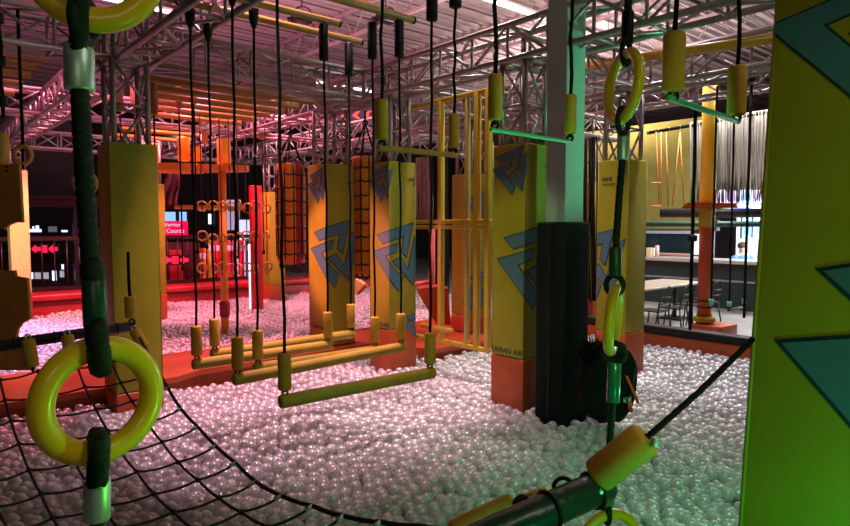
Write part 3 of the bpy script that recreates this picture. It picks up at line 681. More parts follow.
# ------------------------------------------------------------------ stage lights
def stage(px, py, d, label):
    c = at(px, py, d=d); t = thing('stage_light', label, 'stage light', c)
    MB().box((c.x-.14, c.y-.09, c.z-.07), (c.x+.14, c.y+.09, c.z+.07), .02).build('housing', BLACKM, t)
    MB().tube([c-RT*.10-ZUP*.02, c-RT*.20-ZUP*.06], [.06, .075], 14).build('lens', RUB, t)
    MB().torus(c+ZUP*.02, .15, .012, RT, ZUP, 18, 6, 0, math.pi).build('yoke', BLACKM, t)
    MB().rod(c+ZUP*.16, vert(c, CZ), .012, 6).build('hanger', BLACKM, t)
    MB().tube([c+RT*.1, c+RT*.2-ZUP*.16, c+RT*.1-ZUP*.2], .008, 6).build('cable', RUB, t)
stage(302, 18, 9.5, 'black stage light on the ceiling above the yellow tubes at the left'); stage(386, 18, 9.5, 'black stage light on the ceiling above the middle pillars')
# ------------------------------------------------------------------ back of the hall at left
t = thing('back_fence', 'dark railing with thin bars behind the red ledge', 'railing', (1.5, 13.3, .2))
FM = mat('dark red steel', (.022, .004, .005), .4)
for z in (1.30, .36): MB().box((-4, 13.26, z-.04), (7.5, 13.32, z+.04)).build('rail', FM, t)
for i in range(56): MB().rod((-3.9+i*.205, 13.29, .36), (-3.9+i*.205, 13.29, 1.30), .014, 5).build('bar', FM, t)
struct('wall_rear', MB().box((-13, 16.2, 1.9), (3.6, 18.5, 4.3)), DARKW)
t = thing('mezzanine', 'dark mezzanine deck edge far behind the rings', 'deck', (0, 15, 1.9))
MB().box((-9, 14.9, 1.95), (3.4, 16.18, 2.12)).build('deck', DARKR, t); MB().box((-9, 14.86, 2.1), (3.4, 14.9, 2.16)).build('trim', FM, t)
for x in (-3, -1, 1, 3): MB().box((x-.08, 15, FZ), (x+.08, 15.15, 1.95)).build('support', BLACKM, t)
EMW = mat('white screen glow', (.6, .7, .9), .4, emit=(.55, .68, 1), estr=2.0)
EMB_ = mat('blue screen glow', (.2, .4, .7), .4, emit=(.25, .5, .9), estr=1.2)
EMR = mat('red sign glow', (.9, .02, .05), .4, emit=(1, .01, .04), estr=2.5)
EMP = mat('crimson backlit sign', (.8, .01, .08), .4, emit=(.9, .0, .08), estr=1.0)
SCR = mat('dark screen', (.02, .02, .03), .3)
def shelf(px0, px1, y0, y1, d, label, bars):
    a = at(px0, y1, d=d); b = at(px1, y0, d=d); t = thing('lit_counter', label, 'counter', vert((a+b)/2, a.z))
    Lh = (b-a).dot(RT); hgt = b.z-a.z
    MB().prism([(0, 0), (Lh, 0), (Lh, hgt), (0, hgt)], a, RT, ZUP, .10).build('back_panel', SCR, t)
    for (x0, x1, q0, q1, m) in bars: MB().prism([(x0*Lh, q0*hgt), (x1*Lh, q0*hgt), (x1*Lh, q1*hgt), (x0*Lh, q1*hgt)], a-FW*.095, RT, ZUP, .02).build('light_panel', m, t)
shelf(28, 75, 224, 240, 14.6, 'lit counter glowing blue white in the dark at the far left', [(.02, .35, .5, .68, EMW), (.05, .1, .7, .95, EMW), (.17, .2, .7, .85, EMW), (.24, .3, .7, .9, EMW), (.02, .38, .06, .2, EMW), (.5, .68, .5, .85, mat('dim shelf glow', (.2, .2, .25), .5, emit=(.3, .32, .4), estr=.3)), (.78, .9, .5, .62, EMW), (.78, .97, .08, .15, EMW)])
shelf(30, 78, 264, 296, 14.2, 'low dark machines with small white lights behind the left fence', [(.04, .14, .55, .75, EMW), (.18, .3, .55, .75, mat('dim panel glow', (.3, .35, .4), .5, emit=(.5, .55, .6), estr=.6)), (.34, .46, .55, .75, MATS['dim panel glow']), (.54, .62, .5, .8, EMW), (.7, .78, .6, .8, MATS['dim panel glow']), (.74, .78, .85, 1, EMW), (.1, .16, .1, .15, MATS['dim panel glow']), (.4, .5, .1, .15, MATS['dim panel glow'])])
def arrow_sign(x0, y, d, label, s=1.0):
    k = d/F_PX*s; o = at(x0, y, d=d); t = thing('arrow_sign', label, 'sign', o)
    ar = [(0, 0), (4, 3.6), (4, 1.8), (8.3, 1.8), (8.3, -1.8), (4, -1.8), (4, -3.6)]
    for off in (0, 17): MB().prism([((x+off)*k, yy*k) for x, yy in ar], o, RT, ZUP, .02).build('arrow', EMR, t)
    for (xa, ya_, xb, yb_) in ((9.6, 2.6, 15, 3.4), (9.6, -3.4, 15, -2.6), (9.6, -3.4, 10.4, 3.4), (14.2, -3.4, 15, 3.4), (10, -.4, 14.8, .4), (12, -3, 12.6, 3)):
        MB().box((0, 0, 0), (1, 1, 1)) ; MB().prism([(xa*k, ya_*k), (xb*k, ya_*k), (xb*k, yb_*k), (xa*k, yb_*k)], o, RT, ZUP, .02).build('mark', EMR, t)
    MB().prism([(-1*k, -5*k), (27*k, -5*k), (27*k, 5*k), (-1*k, 5*k)], o+FW*.03, RT, ZUP, .02).build('plate', SCR, t)
arrow_sign(32, 249, 12.9, 'glowing red double arrow sign on the dark railing at the far left'); arrow_sign(163, 260, 12.9, 'glowing red arrow sign on the railing just right of the thin brown pillar')
o = at(163, 235, d=14.5); k = 14.5/F_PX; t = thing('course_sign', 'crimson lettered sign board behind the railing', 'sign', o)
MB().prism([(0, 0), (25*k, 0), (25*k, 14*k), (0, 14*k)], o, RT, ZUP, .03).build('board', EMP, t)
LET = mat('pale sign lettering', (1, .6, .65), .5, emit=(1, .5, .55), estr=1.2)
text_part('Warrior', 5.5*k, o+RT*9*k+ZUP*8.5*k-FW*.033, (math.pi/2, 0, -YAW), LET, t); text_part('Course', 6*k, o+RT*13*k+ZUP*2.3*k-FW*.033, (math.pi/2, 0, -YAW), LET, t)
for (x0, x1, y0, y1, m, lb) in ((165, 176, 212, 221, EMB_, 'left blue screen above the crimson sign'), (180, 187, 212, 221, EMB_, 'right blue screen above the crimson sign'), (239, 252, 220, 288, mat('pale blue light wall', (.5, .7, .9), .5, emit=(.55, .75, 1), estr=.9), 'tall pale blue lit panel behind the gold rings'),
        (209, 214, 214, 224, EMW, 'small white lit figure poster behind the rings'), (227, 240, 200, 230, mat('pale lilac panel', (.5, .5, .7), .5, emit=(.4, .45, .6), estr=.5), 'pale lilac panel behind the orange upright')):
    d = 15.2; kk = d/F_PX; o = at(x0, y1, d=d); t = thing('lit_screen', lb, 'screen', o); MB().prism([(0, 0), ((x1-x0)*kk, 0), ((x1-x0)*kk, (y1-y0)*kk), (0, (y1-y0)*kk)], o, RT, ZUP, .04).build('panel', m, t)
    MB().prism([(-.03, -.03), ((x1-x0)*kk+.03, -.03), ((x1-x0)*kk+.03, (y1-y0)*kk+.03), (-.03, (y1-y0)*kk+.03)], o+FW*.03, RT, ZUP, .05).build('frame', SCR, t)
# lockers / wrapped posts in colours behind the fence
cl = [('crimson', (.8, .01, .06)), ('lime', (.45, .5, .03)), ('orange', (.8, .2, .02)), ('lime', (.4, .5, .03)), ('crimson', (.8, .01, .06)), ('lilac', (.35, .25, .6)), ('crimson', (.8, .01, .06)), ('white', (.7, .7, .75)), ('crimson', (.8, .02, .1)), ('blue', (.1, .25, .6))]
for i, (nm, c_) in enumerate(cl):
    px = 192+i*6.3; d = 14.3; p = at(px, 296, d=d); top = at(px, 240 if i > 2 else 248, d=d).z
    t = thing('padded_board', '%s upright padded board behind the railing, %s from the left' % (nm, (names+['tenth'])[i]), 'padded board', vert(p, FZ), 'coloured padded boards behind the railing')
    MB().box((p.x-.05, p.y-.05, FZ), (p.x+.05, p.y+.05, top), .015).build('board', mat('board '+nm, c_, .4, emit=c_, estr=0), t); MB().box((p.x-.055, p.y-.055, top-.25), (p.x+.055, p.y+.055, top-.12), .01).build('band', WHITEW, t)
t = thing('red_cabinets', 'dark red vending-like cabinets behind the thin brown pillar', 'cabinet', at(175, 290, d=14)); p = at(163, 290, d=14.0); 
MB().box((p.x, p.y-.3, FZ), (p.x+.75, p.y+.3, 1.15), .03).build('body', DARKR, t); MB().box((p.x+.05, p.y-.32, .2), (p.x+.35, p.y-.3, 1.0), .005).build('door', REDV, t); MB().box((p.x+.4, p.y-.32, .2), (p.x+.7, p.y-.3, 1.0), .005).build('door', DARKR, t)
t = thing('red_drape', 'dark red hanging drape below the orange deck', 'drape', at(172, 200, d=10.5)); 
vs = []; 
for j in range(9):
    for i in range(13):
        x = i/12; px = 164+x*15+2*math.sin(j*.7); py = 168+j*5; vs.append(at(px, py, d=10.5+.06*math.sin(x*14+j*.5)))
mm = MB().add(vs, [(j*13+i, j*13+i+1, j*13+i+14, j*13+i+13) for j in range(8) for i in range(12)], True); ob = mm.build('cloth', DARKR, t)
sd = ob.modifiers.new('thick', 'SOLIDIFY'); sd.thickness = .02
# ------------------------------------------------------------------ diamond pads behind the cage
t = thing('diamond_pad', 'dark orange diamond pad on the walkway behind the yellow frame', 'obstacle pad', at(440, 328, d=9.4))
k = 9.4/F_PX; o = at(442, 328, d=9.4); o.z = .11; MB().prism([(-6*k, 0), (8*k, 0), (5*k, 34*k), (-5*k, 36*k), (-24*k, 34*k), (-24*k, 30*k)], o, RT, ZUP, .35).build('pad', ORANGE, t)
p = at(432, 290, d=9.8); t = thing('red_pole', 'salmon red pole behind the yellow cage frame', 'pole', vert(p, .0)); MB().rod(vert(p, -.2), vert(p, at(432, 228, d=9.8).z), .05).build('pole', mat('salmon paint', (.7, .16, .12), .5), t)
MB().rod(at(416, 284, d=9.8), at(430, 282, d=9.8), .035).build('brace', MATS['salmon paint'], t)
t = thing('wedge_pad', 'light wedge pad on the red ledge between the two middle pillars', 'obstacle pad', at(362, 292, d=10.5)); k = 10.5/F_PX
o = at(354, 292, d=10.5); MB().prism([(0, 0), (4*k, 0), (12*k, 9*k), (0, 17*k)], o, RT, ZUP, .3).build('pad', PADPALE, t); MB().prism([(4*k, -.0), (12.5*k, 9*k), (15*k, 7*k), (7*k, -1*k)], o, RT, ZUP, .3).build('trim', ORANGE, t)
# ------------------------------------------------------------------ string curtains
def curtain(px0, px1, yt0, yt1, yb0, yb1, d0, d1, n, m, label, r=.008, layers=2):
    mb = MB()
    for i in range(n):
        f = (i+random.uniform(-.3, .3))/n; px = px0+(px1-px0)*f; d = d0+(d1-d0)*f
        dd = d+random.uniform(-.15, .15); a = at(px, yt0+(yt1-yt0)*f, d=dd); b = at(px+random.uniform(-1.2, 1.2), yb0+(yb1-yb0)*f+random.uniform(-3, 2), d=dd)
        mb.tube([a, a.lerp(b, .35)+RT*random.uniform(-.02, .02), a.lerp(b, .7)+RT*random.uniform(-.03, .03), b], r, 5)
    c = at((px0+px1)/2, max(yb0, yb1), d=(d0+d1)/2)
    o = mb.build('string_curtain', m, origin=c); tag(o, label, 'string curtain', None, 'stuff'); return o
STR = mat('grey beige string', (.13, .115, .10), .8); STRB = mat('brown string', (.20, .12, .09), .8)
curtain(690, 775, 122, 108, 206, 200, 12.2, 11.0, 130, STR, 'curtain of grey beige strings hanging right of the olive wall panel')
curtain(416, 432, 158, 156, 220, 222, 12.5, 12, 30, STRB, 'curtain of brown strings behind the left part of the yellow frame', .01)
curtain(433, 449, 150, 148, 300, 302, 12, 12, 14, ROPE, 'dark hanging cords behind the yellow frame beside the orange-lit pillar', .012)
curtain(584, 598, 140, 136, 300, 305, 9, 9, 9, ROPE, 'dark hanging cords between the concrete column and the green-lit pillar', .012)
t = thing('curtain_rail', 'black rail at the top of the grey string curtain', 'rail', at(710, 120, d=11.9)); MB().rod(at(648, 133, d=12.9), at(780, 110, d=10.9), .035).build('tube', RUB, t)
for i in range(12): f = i/11; MB().torus(at(648, 133, d=12.9).lerp(at(780, 110, d=10.9), f), .04, .008, FW, ZUP, 12, 6).build('hook', FERR, t)
t = thing('rope_ladder', 'thin orange ropes hanging in front of the olive wall', 'rope ladder', at(668, 205, d=10.8)); OR = mat('orange cord', (.7, .25, .06), .7)
for (x0, x1) in ((656, 659), (661, 661), (666, 668), (680, 672), (680, 684)): MB().rod(at(x0, 132, d=10.8), at(x1, 206, d=10.8), .010, 5).build('cord', OR, t)
for y in (183, 206): MB().rod(at(651, y, d=10.8), at(661, y, d=10.8), .012, 5).build('rung', OR, t)
# ------------------------------------------------------------------ yellow and orange pole with arms
p = at(704, 322, d=9.8); t = thing('climbing_pole', 'pole that is yellow above and orange below, standing beyond the pit wall', 'pole', vert(p, p.z-.02))
z1, z2, z3 = at(711, 206, d=9.8).z, at(711, 90, d=9.8).z, at(706, 228, d=9.8).z
MB().rod(vert(p, z1), vert(p, z2), .11, 20).build('upper_pad', mat('bright yellow vinyl', (.9, .62, .02), .3), t)
MB().box((p.x-.09, p.y-.09, z3), (p.x+.09, p.y+.09, z1), .01).build('bracket', PAD, t)
MB().rod(vert(p, p.z), vert(p, z3), .105, 20).build('lower_pad', ORANGE, t); MB().torus(vert(p, p.z+.05), .12, .05, Vector((1, 0, 0)), Vector((0, 1, 0)), 24, 10).build('foot_ring', PAD, t)
for z in (.24, .34): MB().torus(vert(p, p.z+z), .107, .012, Vector((1, 0, 0)), Vector((0, 1, 0)), 24, 6).build('strap', RUB, t)
a, b = at(680, 209, d=9.9), at(737, 208, d=9.6); MB().prism([(0, 0), ((b-a).length, 0), ((b-a).length-.05, .07), (.1, .09)], a, (b-a).normalized(), ZUP, .25).build('arm', ORANGE, t)
t = thing('base_block', 'orange block on the floor under the two-coloured pole', 'base', vert(p, FZ)); MB().box((p.x-.2, p.y-.35, FZ), (p.x+.4, p.y+.13, p.z-.02), .02).build('block', ORANGE, t)
t = thing('green_beam', 'dark green horizontal beam crossing behind the two-coloured pole', 'beam', at(700, 225, d=11)); MB().rod(at(640, 224, d=11.6), at(790, 224, d=10.4), .05).build('beam', GREENB, t); MB().box(tuple(at(716, 231, d=10.9)), tuple(at(716, 231, d=10.9)+Vector((.15, .15, .2)))).build('joint', GREENB, t)
t = thing('black_beam', 'black canopy beam above the serving counter', 'beam', at(700, 214, d=12)); MB().rod(at(660, 213, d=12.6), at(790, 213, d=11.6), .09).build('beam', BLACKM, t)
# small step swings
for (x0, x1, y, lb) in ((711, 711.5, 305, 'single rope with a green-tipped sleeve right of the orange pole'),):
    p = at(x0, y, d=8); t = thing('step_rope', lb, 'hanging rope', p); MB().tube([vert(p, 3.3), p], .014, 8).build('rope', ROPE, t); MB().sleeve(p, p+ZUP*.08, .03, 12).build('sleeve', mat('mint foam', (.12, .5, .35), .6), t)
trapeze('step_swing', 'swing', at(729, 310, d=8), at(744, 307, d=8.4), 'small step swing on two ropes before the serving counter', r=.03, sl=.07, top=(3.3, 3.3), barm=BLACKM, barr=.018, cover=(False, False), clamp=(False, False), sm=MATS['mint foam'], rr=.013)
# ------------------------------------------------------------------ serving counter, wall panel, tables
struct('wall_far', MB().box((15.2, 7.0, FZ), (15.4, 12, 1.45)), GREYW)
struct('wall_upper', MB().box((15.15, 7.0, 1.45), (15.4, 12, 4.2)), OLIVEW)
struct('wall_serving', MB().box((16.6, -1, FZ), (16.8, 7, 2.15)), WHITEW)
struct('wall_serving_upper', MB().box((16.55, -1, 2.15), (16.8, 7, 4.4)), mat('grey brown wall', (.16, .13, .11), .8))
GL = mat('dark window glass', (.01, .03, .04), .08)
t = thing('wall_window', 'dark service window in the grey wall beyond the tables', 'window', (15.15, 8.2, .5)); MB().box((15.14, 7.35, .55), (15.2, 9.0, 1.35)).build('glass', GL, t)
for (a_, b_) in (((15.1, 7.3, .5), (15.2, 9.05, .56)), ((15.1, 7.3, 1.33), (15.2, 9.05, 1.4)), ((15.1, 7.3, .5), (15.2, 7.38, 1.4)), ((15.1, 8.97, .5), (15.2, 9.05, 1.4))): MB().box(a_, b_).build('frame', mat('pale blue grey frame', (.3, .4, .5), .5), t)
t = thing('serving_counter', 'long grey-topped serving counter with a black front', 'counter', (14.2, 5, FZ))
MB().box((13.9, 1, FZ), (14.5, 9.8, .70)).build('front', mat('black green laminate', (.015, .03, .028), .35), t); MB().box((13.8, .98, .70), (14.6, 9.85, .78), .01).build('worktop', mat('grey worktop', (.40, .38, .34), .3), t)
MB().box((13.88, 1, .30), (13.9, 9.8, .34)).build('trim', GREYW, t)
t = thing('wood_counter', 'pale wood topped counter piece on the service side near the window', 'counter', (14.75, 8.5, FZ)); MB().box((14.65, 7.2, FZ), (15.0, 9.6, .80)).build('body', GREYW, t); MB().box((14.62, 7.2, .80), (15.02, 9.6, .84)).build('top', mat('pinkish wood', (.5, .3, .22), .4), t)
def table(u0, u1, v0, v1, z, label):
    t = thing('dining_table', label, 'table', ((u0+u1)/2, (v0+v1)/2, FZ)); MB().box((u0, v0, z-.05), (u1, v1, z), .02).build('tabletop', WOODT, t)
    for u in (u0+.3, u1-.3):
        c = Vector((u, (v0+v1)/2, 0)); MB().rod((c.x, c.y, FZ+.03), (c.x, c.y, z-.05), .04).build('leg', BLACKM, t); MB().box((c.x-.25, c.y-.25, FZ), (c.x+.25, c.y+.25, FZ+.03)).build('foot', BLACKM, t)
table(9.2, 12.0, 5.65, 6.5, .45, 'long laminate table beyond the pit wall with black chairs')
def chair(u, v, rz, label):
    u += .3; v += .32; t = thing('metal_chair', label, 'chair', (u, v, FZ), 'black metal chairs round the long table'); R_ = Matrix.Rotation(rz, 3, 'Z'); o = Vector((u, v, FZ))
    def tr(*p): return o+R_@Vector(p)
    s = MB(); s.prism([(-.19, -.19), (.19, -.19), (.17, .19), (-.17, .19)], tr(0, 0, .44), R_@Vector((1, 0, 0)), R_@Vector((0, 1, 0)), .02); s.build('seat', BLACKM, t)
    for sx in (-1, 1):
        MB().rod(tr(sx*.17, .17, .44), tr(sx*.22, .24, 0), .013, 6).build('leg', BLACKM, t); MB().rod(tr(sx*.17, -.17, .44), tr(sx*.21, -.23, 0), .013, 6).build('leg', BLACKM, t)
    b = MB().tube([tr(-.17, -.17, .45), tr(-.19, -.24, .8), tr(0, -.26, .86), tr(.19, -.24, .8), tr(.17, -.17, .45)], .013, 6); b.rod(tr(-.19, -.22, .68), tr(.19, -.22, .68), .012, 6); b.rod(tr(-.18, -.2, .58), tr(.18, -.2, .58), .012, 6); b.build('backrest', BLACKM, t)
for (u, v, rz, lb) in ((9.15, 4.95, 0, 'black metal chair at the near side of the long table, leftmost'), (9.75, 4.93, .15, 'black metal chair at the near side of the table, second from the left'), (10.35, 4.95, -.1, 'black metal chair at the near side of the table, third from the left'),
        (10.95, 4.95, .05, 'black metal chair just left of the orange pole'), (9.5, 6.6, math.pi, 'black metal chair on the far side of the long table, left'), (10.7, 6.6, math.pi, 'black metal chair on the far side of the long table, right')):
    chair(u, v, rz, lb)
p = Vector((14.0, 8.1, .78)); t = thing('napkin_caddy', 'caddy with black and cream holders on the counter', 'caddy', p)
MB().box((p.x-.1, p.y-.1, p.z), (p.x+.1, p.y+.05, p.z+.2), .01).build('box', BLACKM, t); MB().box((p.x-.1, p.y-.26, p.z), (p.x+.1, p.y-.12, p.z+.22), .01).build('holder', mat('cream plastic', (.7, .6, .4), .5), t); MB().rod((p.x, p.y-.35, p.z), (p.x, p.y-.35, p.z+.28), .05).build('bottle', mat('pink plastic', (.6, .35, .35), .5), t)
p = Vector((14.1, 9.1, .78)); t = thing('card_terminal', 'white terminal on a stand on the counter at the left', 'terminal', p); MB().rod(p, p+ZUP*.2, .02).build('stand', WHITEW, t); MB().box((p.x-.03, p.y-.12, p.z+.2), (p.x+.03, p.y+.12, p.z+.33), .01).build('screen', WHITEW, t)
p = Vector((15.08, 6.9, .78)); t = thing('wall_poster', 'white framed notice between the window and the orange pole', 'poster', (16.5, 6.3, .7)); 
a = at(690, 256, d=14.2); k = 14.2/F_PX; MB().prism([(0, 0), (13*k, 0), (13*k, 24*k), (0, 24*k)], a, RT, ZUP, .03).build('board', SCR, t); MB().prism([(k, 1.5*k), (11.5*k, 1.5*k), (11.5*k, 22*k), (k, 22*k)], a-FW*.02, RT, ZUP, .02).build('sheet', WHITEW, t)
# menu screens
MS = [('menu_screen', 716, 727, 190, 203, (.75, .6, .9), 'pale lilac menu screen left in the row above the counter'), ('menu_screen', 729, 736, 191, 203, (.5, .25, .45), 'plum menu screen second in the row above the counter'), ('menu_screen', 738, 752, 190, 203, (.3, .55, .8), 'blue menu screen with a round picture above the counter'), ('menu_screen', 753, 766, 190, 203, (.8, .5, .75), 'pink menu screen nearest the huge right pillar'),
      ('menu_screen', 741, 750, 216, 238, (.15, .35, .42), 'teal menu screen hanging under the black beam'), ('menu_screen', 752, 766, 216, 237, (.25, .45, .7), 'blue menu screen under the black beam beside the huge pillar'), ('sign_panel', 722, 766, 205, 214, (.85, .62, .7), 'long pale pink sign panel over the counter')]
for (nm, x0, x1, y0, y1, c_, lb) in MS:
    d = 14.6; k = d/F_PX; o = at(x0, y1, d=d); t = thing(nm, lb, 'screen', o); w_, h_ = (x1-x0)*k, (y1-y0)*k
    MB().prism([(0, 0), (w_, 0), (w_, h_), (0, h_)], o, RT, ZUP, .05).build('panel', mat('screen %.2f %.2f' % (c_[0], c_[1]), c_, .4, emit=c_, estr=.9), t)
    MB().prism([(w_*.2, h_*.2), (w_*.75, h_*.15), (w_*.85, h_*.5), (w_*.5, h_*.85), (w_*.15, h_*.6)], o-FW*.048, RT, ZUP, .01).build('picture', mat('picture %.2f' % c_[2], (c_[0]*.4, c_[1]*.5, min(1, c_[2]*.9)), .4, emit=(c_[0]*.4, c_[1]*.5, c_[2]*.9), estr=.9), t)
    MB().prism([(-.008, -.008), (w_+.008, -.008), (w_+.008, h_+.008), (-.008, h_+.008)], o+FW*.03, RT, ZUP, .05).build('frame', SCR, t)
# person behind the counter
def skinned(name, verts, edges, rad, m, parent, lev=1, label=None):
    me = bpy.data.meshes.new(name); L = wloc(parent); me.from_pydata([Vector(v)-L for v in verts], edges, []); o = bpy.data.objects.new(name, me); C.objects.link(o); o.parent = parent
    sk = o.modifiers.new('s', 'SKIN'); 
    for i, r in enumerate(rad): me.skin_vertices[0].data[i].radius = (r, r)
    me.skin_vertices[0].data[0].use_root = True
    su = o.modifiers.new('u', 'SUBSURF'); su.levels = su.render_levels = lev; me.materials.append(m); 
    if label: o['label'] = label
    return o
pp = at(742, 270, d=14.75); B = Vector((pp.x, pp.y, FZ)); R = RT
t = thing('person', 'seated person in a blue shirt behind the serving counter', 'person', B)
def bp(r, z, f=0): return B+R*r+FW*f+ZUP*z
bpy.context.view_layer.update()
me = bpy.data.meshes.new('body')
V = [bp(0, .62), bp(0, .85), bp(0, 1.05), bp(0, 1.17), bp(0, 1.24), bp(0, 1.36), bp(-.18, 1.08), bp(-.24, .88, -.03), bp(-.12, .80, -.25), bp(-.05, .80, -.32), bp(.18, 1.08), bp(.24, .88, -.03), bp(.12, .80, -.25), bp(.05, .80, -.32),
     bp(-.1, .58), bp(-.12, .56, -.38), bp(-.12, .1, -.36), bp(-.12, .04, -.5), bp(.1, .58), bp(.12, .56, -.38), bp(.12, .1, -.36), bp(.12, .04, -.5)]
E = [(0, 1), (1, 2), (2, 3), (3, 4), (4, 5), (2, 6), (6, 7), (7, 8), (8, 9), (2, 10), (10, 11), (11, 12), (12, 13), (0, 14), (14, 15), (15, 16), (16, 17), (0, 18), (18, 19), (19, 20), (20, 21)]
RD = [.13, .13, .14, .06, .075, .095, .06, .048, .035, .03, .06, .048, .035, .03, .085, .065, .045, .04, .085, .065, .045, .04]
me.from_pydata([v-B for v in V], E, []); bo = bpy.data.objects.new('body', me); C.objects.link(bo); bo.parent = t
bo.modifiers.new('s', 'SKIN')
if me.skin_vertices:
    for i, r in enumerate(RD): me.skin_vertices[0].data[i].radius = (r, r)
    me.skin_vertices[0].data[0].use_root = True
su = bo.modifiers.new('u', 'SUBSURF'); su.levels = su.render_levels = 2; me.materials.append(SKIN)
MB().tube([bp(0, .60), bp(0, .64), bp(0, .85), bp(0, 1.02), bp(0, 1.12), bp(0, 1.15)], [.15, .17, .165, .19, .13, .07], 16).tube([bp(-.12, 1.07), bp(-.2, 1.05), bp(-.25, .9, -.03)], [.09, .085, .07], 10).tube([bp(.12, 1.07), bp(.2, 1.05), bp(.25, .9, -.03)], [.09, .085, .07], 10).build('shirt', BLUES, t)
MB().tube([bp(0, 1.31, .03), bp(0, 1.36, .02), bp(0, 1.42, .01), bp(0, 1.45, .01)], [.09, .11, .09, .03], 14).build('hair', mat('dark hair', (.03, .02, .015), .7), t)
t = thing('stool', 'stool under the seated person behind the counter', 'stool', B); MB().rod(bp(0, 0), bp(0, .44), .03).build('stem', BLACKM, t); MB().rod(bp(0, .44), bp(0, .49), .18, 18).build('seat', BLACKM, t)
# ------------------------------------------------------------------ shaggy dark bundle beside the column
c = at(608, 415, d=4.75); t = thing('shaggy_bag', 'dark shaggy-topped bag with an orange strap beside the padded column', 'bag', c); k = 4.75/F_PX
bm = bmesh.new(); bmesh.ops.create_icosphere(bm, subdivisions=4, radius=1)
for v in bm.verts:
    v.co = Vector([math.copysign(abs(e)**.68, e) for e in v.co]); q = v.co.copy(); n_ = noise.noise(q*2.2)*.12+noise.noise(q*5)*.04; f = (1+n_); wz = q.z
    w_ = .20*(1-.12*max(0, wz)+.05*max(0, -wz)); v.co = c+RT*q.x*w_*f+FW*q.y*.14*f+ZUP*(.26+.30*q.z*f)+RT*(-.0+.02*math.sin(wz*3))
MB().bm(bm).build('body', COLP, t)
tf = MB()
for i in range(240):
    a = random.random()*6.28; r_ = random.random()**.5*.10; p = c+RT*(-.085+math.cos(a)*r_)+FW*math.sin(a)*r_*.9+ZUP*(.44+random.uniform(-.05, .05)); dr = (RT*math.cos(a)*.05+FW*math.sin(a)*.05+ZUP*random.uniform(.05, .12))*(.8+random.random()*.5)
    tf.tube([p, p+dr*.6, p+dr+ZUP*random.uniform(-.02, .02)], [.008, .007, .002], 5)
tf.build('shaggy_top', COLP, t)
OS = mat('bright orange webbing', (.9, .15, .02), .5)
def ribbon(pts, w, name, m):
    vs = []; 
    for p in pts: vs += [p-RT*w, p+RT*w]
    o = MB().add(vs, [(2*i, 2*i+1, 2*i+3, 2*i+2) for i in range(len(pts)-1)], True).build(name, m, t); s = o.modifiers.new('t', 'SOLIDIFY'); s.thickness = .006
ribbon([at(624, 370, d=4.62), at(628, 380, d=4.58), at(634, 393, d=4.6), at(638, 403, d=4.62)], .011, 'strap', OS)
ribbon([at(629, 400, d=4.6), at(631, 412, d=4.62)], .016, 'strap', OS)
MB().box(tuple(at(624, 402, d=4.6)), tuple(at(624, 402, d=4.6)+Vector((.045, -.03, .035))), .005).build('buckle', mat('pale mint plastic', (.4, .7, .6), .4), t)
# ------------------------------------------------------------------ light
def light(kind, name, loc, e, col, size=.3, tgt=None, spot=60, blend=.6):
    d = bpy.data.lights.new(name, kind); d.energy = e; d.color = col; o = bpy.data.objects.new(name, d); C.objects.link(o); o.location = loc
    if kind == 'AREA': d.size = size
    else: d.shadow_soft_size = size
    if kind == 'SPOT': d.spot_size = math.radians(spot); d.spot_blend = blend
    if tgt is not None: o.rotation_euler = (Vector(tgt)-Vector(loc)).to_track_quat('-Z', 'Y').to_euler()
    return o
w = bpy.data.worlds.new('hall'); bpy.context.scene.world = w; w.use_nodes = True
w.node_tree.nodes['Background'].inputs[0].default_value = (.5, .5, .42, 1); w.node_tree.nodes['Background'].inputs[1].default_value = .035
PINK = (1, .19, .40); MAG = (1, .08, .20); LILAC = (.66, .50, 1); GREEN = (.02, 1, .35)
light('SPOT', 'wash_light_pink', (3.4, 9.0, 5.6), 3300, (1, .23, .34), .25, (3.4, 9.8, 0), 105)
light('SPOT', 'wash_light_lilac', (.2, 10.0, 5.2), 2900, LILAC, .25, (-.4, 10.0, 0), 70)
light('SPOT', 'wash_light_red', (5.0, 12.0, 3.2), 330, MAG, .1, (4.8, 12.4, 0), 120)
light('SPOT', 'wash_light_rose', (2.4, 4.3, 5.4), 2100, (1, .54, .66), .15, (2.7, 4.7, 0), 48, .9)
light('SPOT', 'wash_light_white', (4.6, 4.3, 5.7), 2500, (1, .87, .82), .15, (4.6, 4.1, 0), 46, .9)
light('SPOT', 'wash_light_right', (6.8, 3.0, 5.7), 1000, (.92, .88, 1), .15, (6.5, 2.9, 0), 56, .9)
light('SPOT', 'orange_flood_low', (2.1, 6.6, 1.5), 300, (1, .26, .26), .1, (4.0, 6.1, 1.2), 50, .5)
light('SPOT', 'ceiling_wash_pink', (1.0, 7.4, 3.7), 1100, PINK, .5, (3.0, 8.6, 6), 150)
light('SPOT', 'ceiling_wash_pale', (7.2, 6.5, 3.4), 950, (1, .70, .62), .5, (7.5, 6.5, 6), 150)
light('POINT', 'truss_glow_pink', (5.2, 11.0, 3.9), 230, (1, .42, .52), .4)
light('SPOT', 'far_pillar_fill', (.6, 10.2, 3.4), 260, (1, .95, .55), .1, (1.7, 12.1, 1.2), 40)  # added fill, no fixture: turns the pale far pillar from pink to yellow
light('SPOT', 'centre_pillar_fill', (-1.2, 2.6, 3.4), 300, (.78, 1, .5), .1, (4.0, 3.5, 1.1), 17, .5)  # added narrow fill for the centre pillar's left face, no fixture there
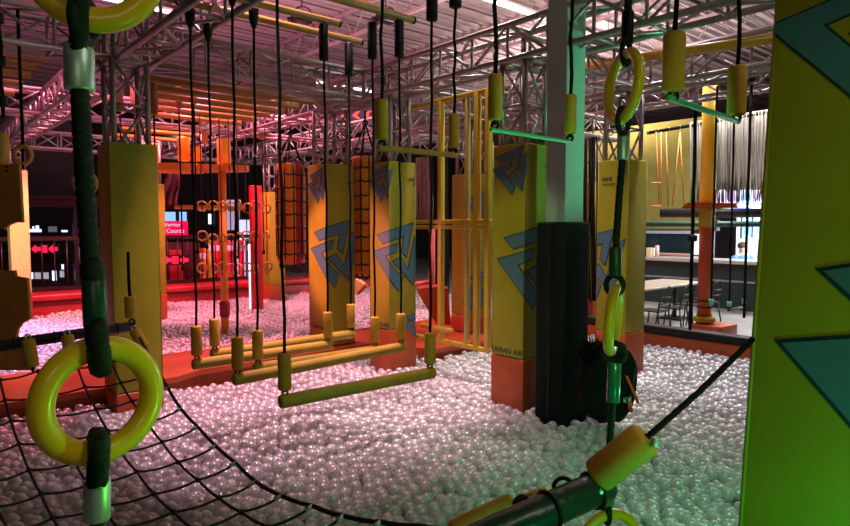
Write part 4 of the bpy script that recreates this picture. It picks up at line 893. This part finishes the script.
light('SPOT', 'far_ceiling_fill', (13, 9, 3.6), 1500, (1, .72, .66), .5, (14, 9.5, 6), 155)  # added unseen up-light so the wash reaches the far ceiling
light('SPOT', 'near_pillar_fill', (.3, -1.0, 1.8), 26, (.75, 1, .35), .1, (1.75, .45, 1.4), 45)  # added yellow-green fill for the near pillar face, no real spotlight
light('AREA', 'serving_light', (15.4, 3.5, 3.0), 900, (.95, .97, 1), 2.0, (16.6, 4.2, .8))
light('AREA', 'seating_light', (11.0, 5.0, 5.0), 520, (1, .95, .9), 2.0, (11.5, 5.5, 0))
light('AREA', 'room_soft_light', (3.0, -3.0, 5.4), 52, (1, .95, .72), 1.6, (3.5, 4.5, .8))
light('POINT', 'camera_side_fill', (-.6, -.9, 2.3), 11, (1, .92, .6), .4)  # added warm fill behind the camera, nothing on the platform glows
light('SPOT', 'green_led_low', (1.2, .05, .60), 12, GREEN, .03, (1.8, .5, .8), 160)
light('SPOT', 'green_led_pit', (2.5, .7, 1.7), 90, (.22, 1, .48), .04, (3.2, 1.7, 0), 70, .9)
light('SPOT', 'green_led_centre', (1.3, 1.4, 1.5), 14, (.3, 1, .5), .04, (2.3, 3.0, 0), 60, .9)
light('SPOT', 'green_led_rings', (.80, .80, 1.0), 4.5, (.18, 1, .08), .02, (.22, 1.22, 1.5), 140)
light('SPOT', 'green_led_chain', (2.3, .75, .8), 5, (.05, 1, .3), .02, (1.72, 1.1, 1.2), 90)
light('SPOT', 'green_led_trapeze', (2.25, 1.5, 1.35), 10, (.03, 1, .35), .03, (2.2, 1.5, 3), 130)
light('SPOT', 'green_led_column', (4.9, 1.6, 2.2), 60, (.2, 1, .52), .1, (4.1, 3.0, 2.5), 75)
vs_ = bpy.context.scene.view_settings; vs_.view_transform = 'Standard'; vs_.look = 'None'; vs_.exposure = 0; vs_.gamma = 1; vs_.use_curve_mapping = False
bpy.context.scene.cycles.transparent_max_bounces = 12; bpy.context.scene.cycles.max_bounces = 6; bpy.context.scene.cycles.use_denoising = True
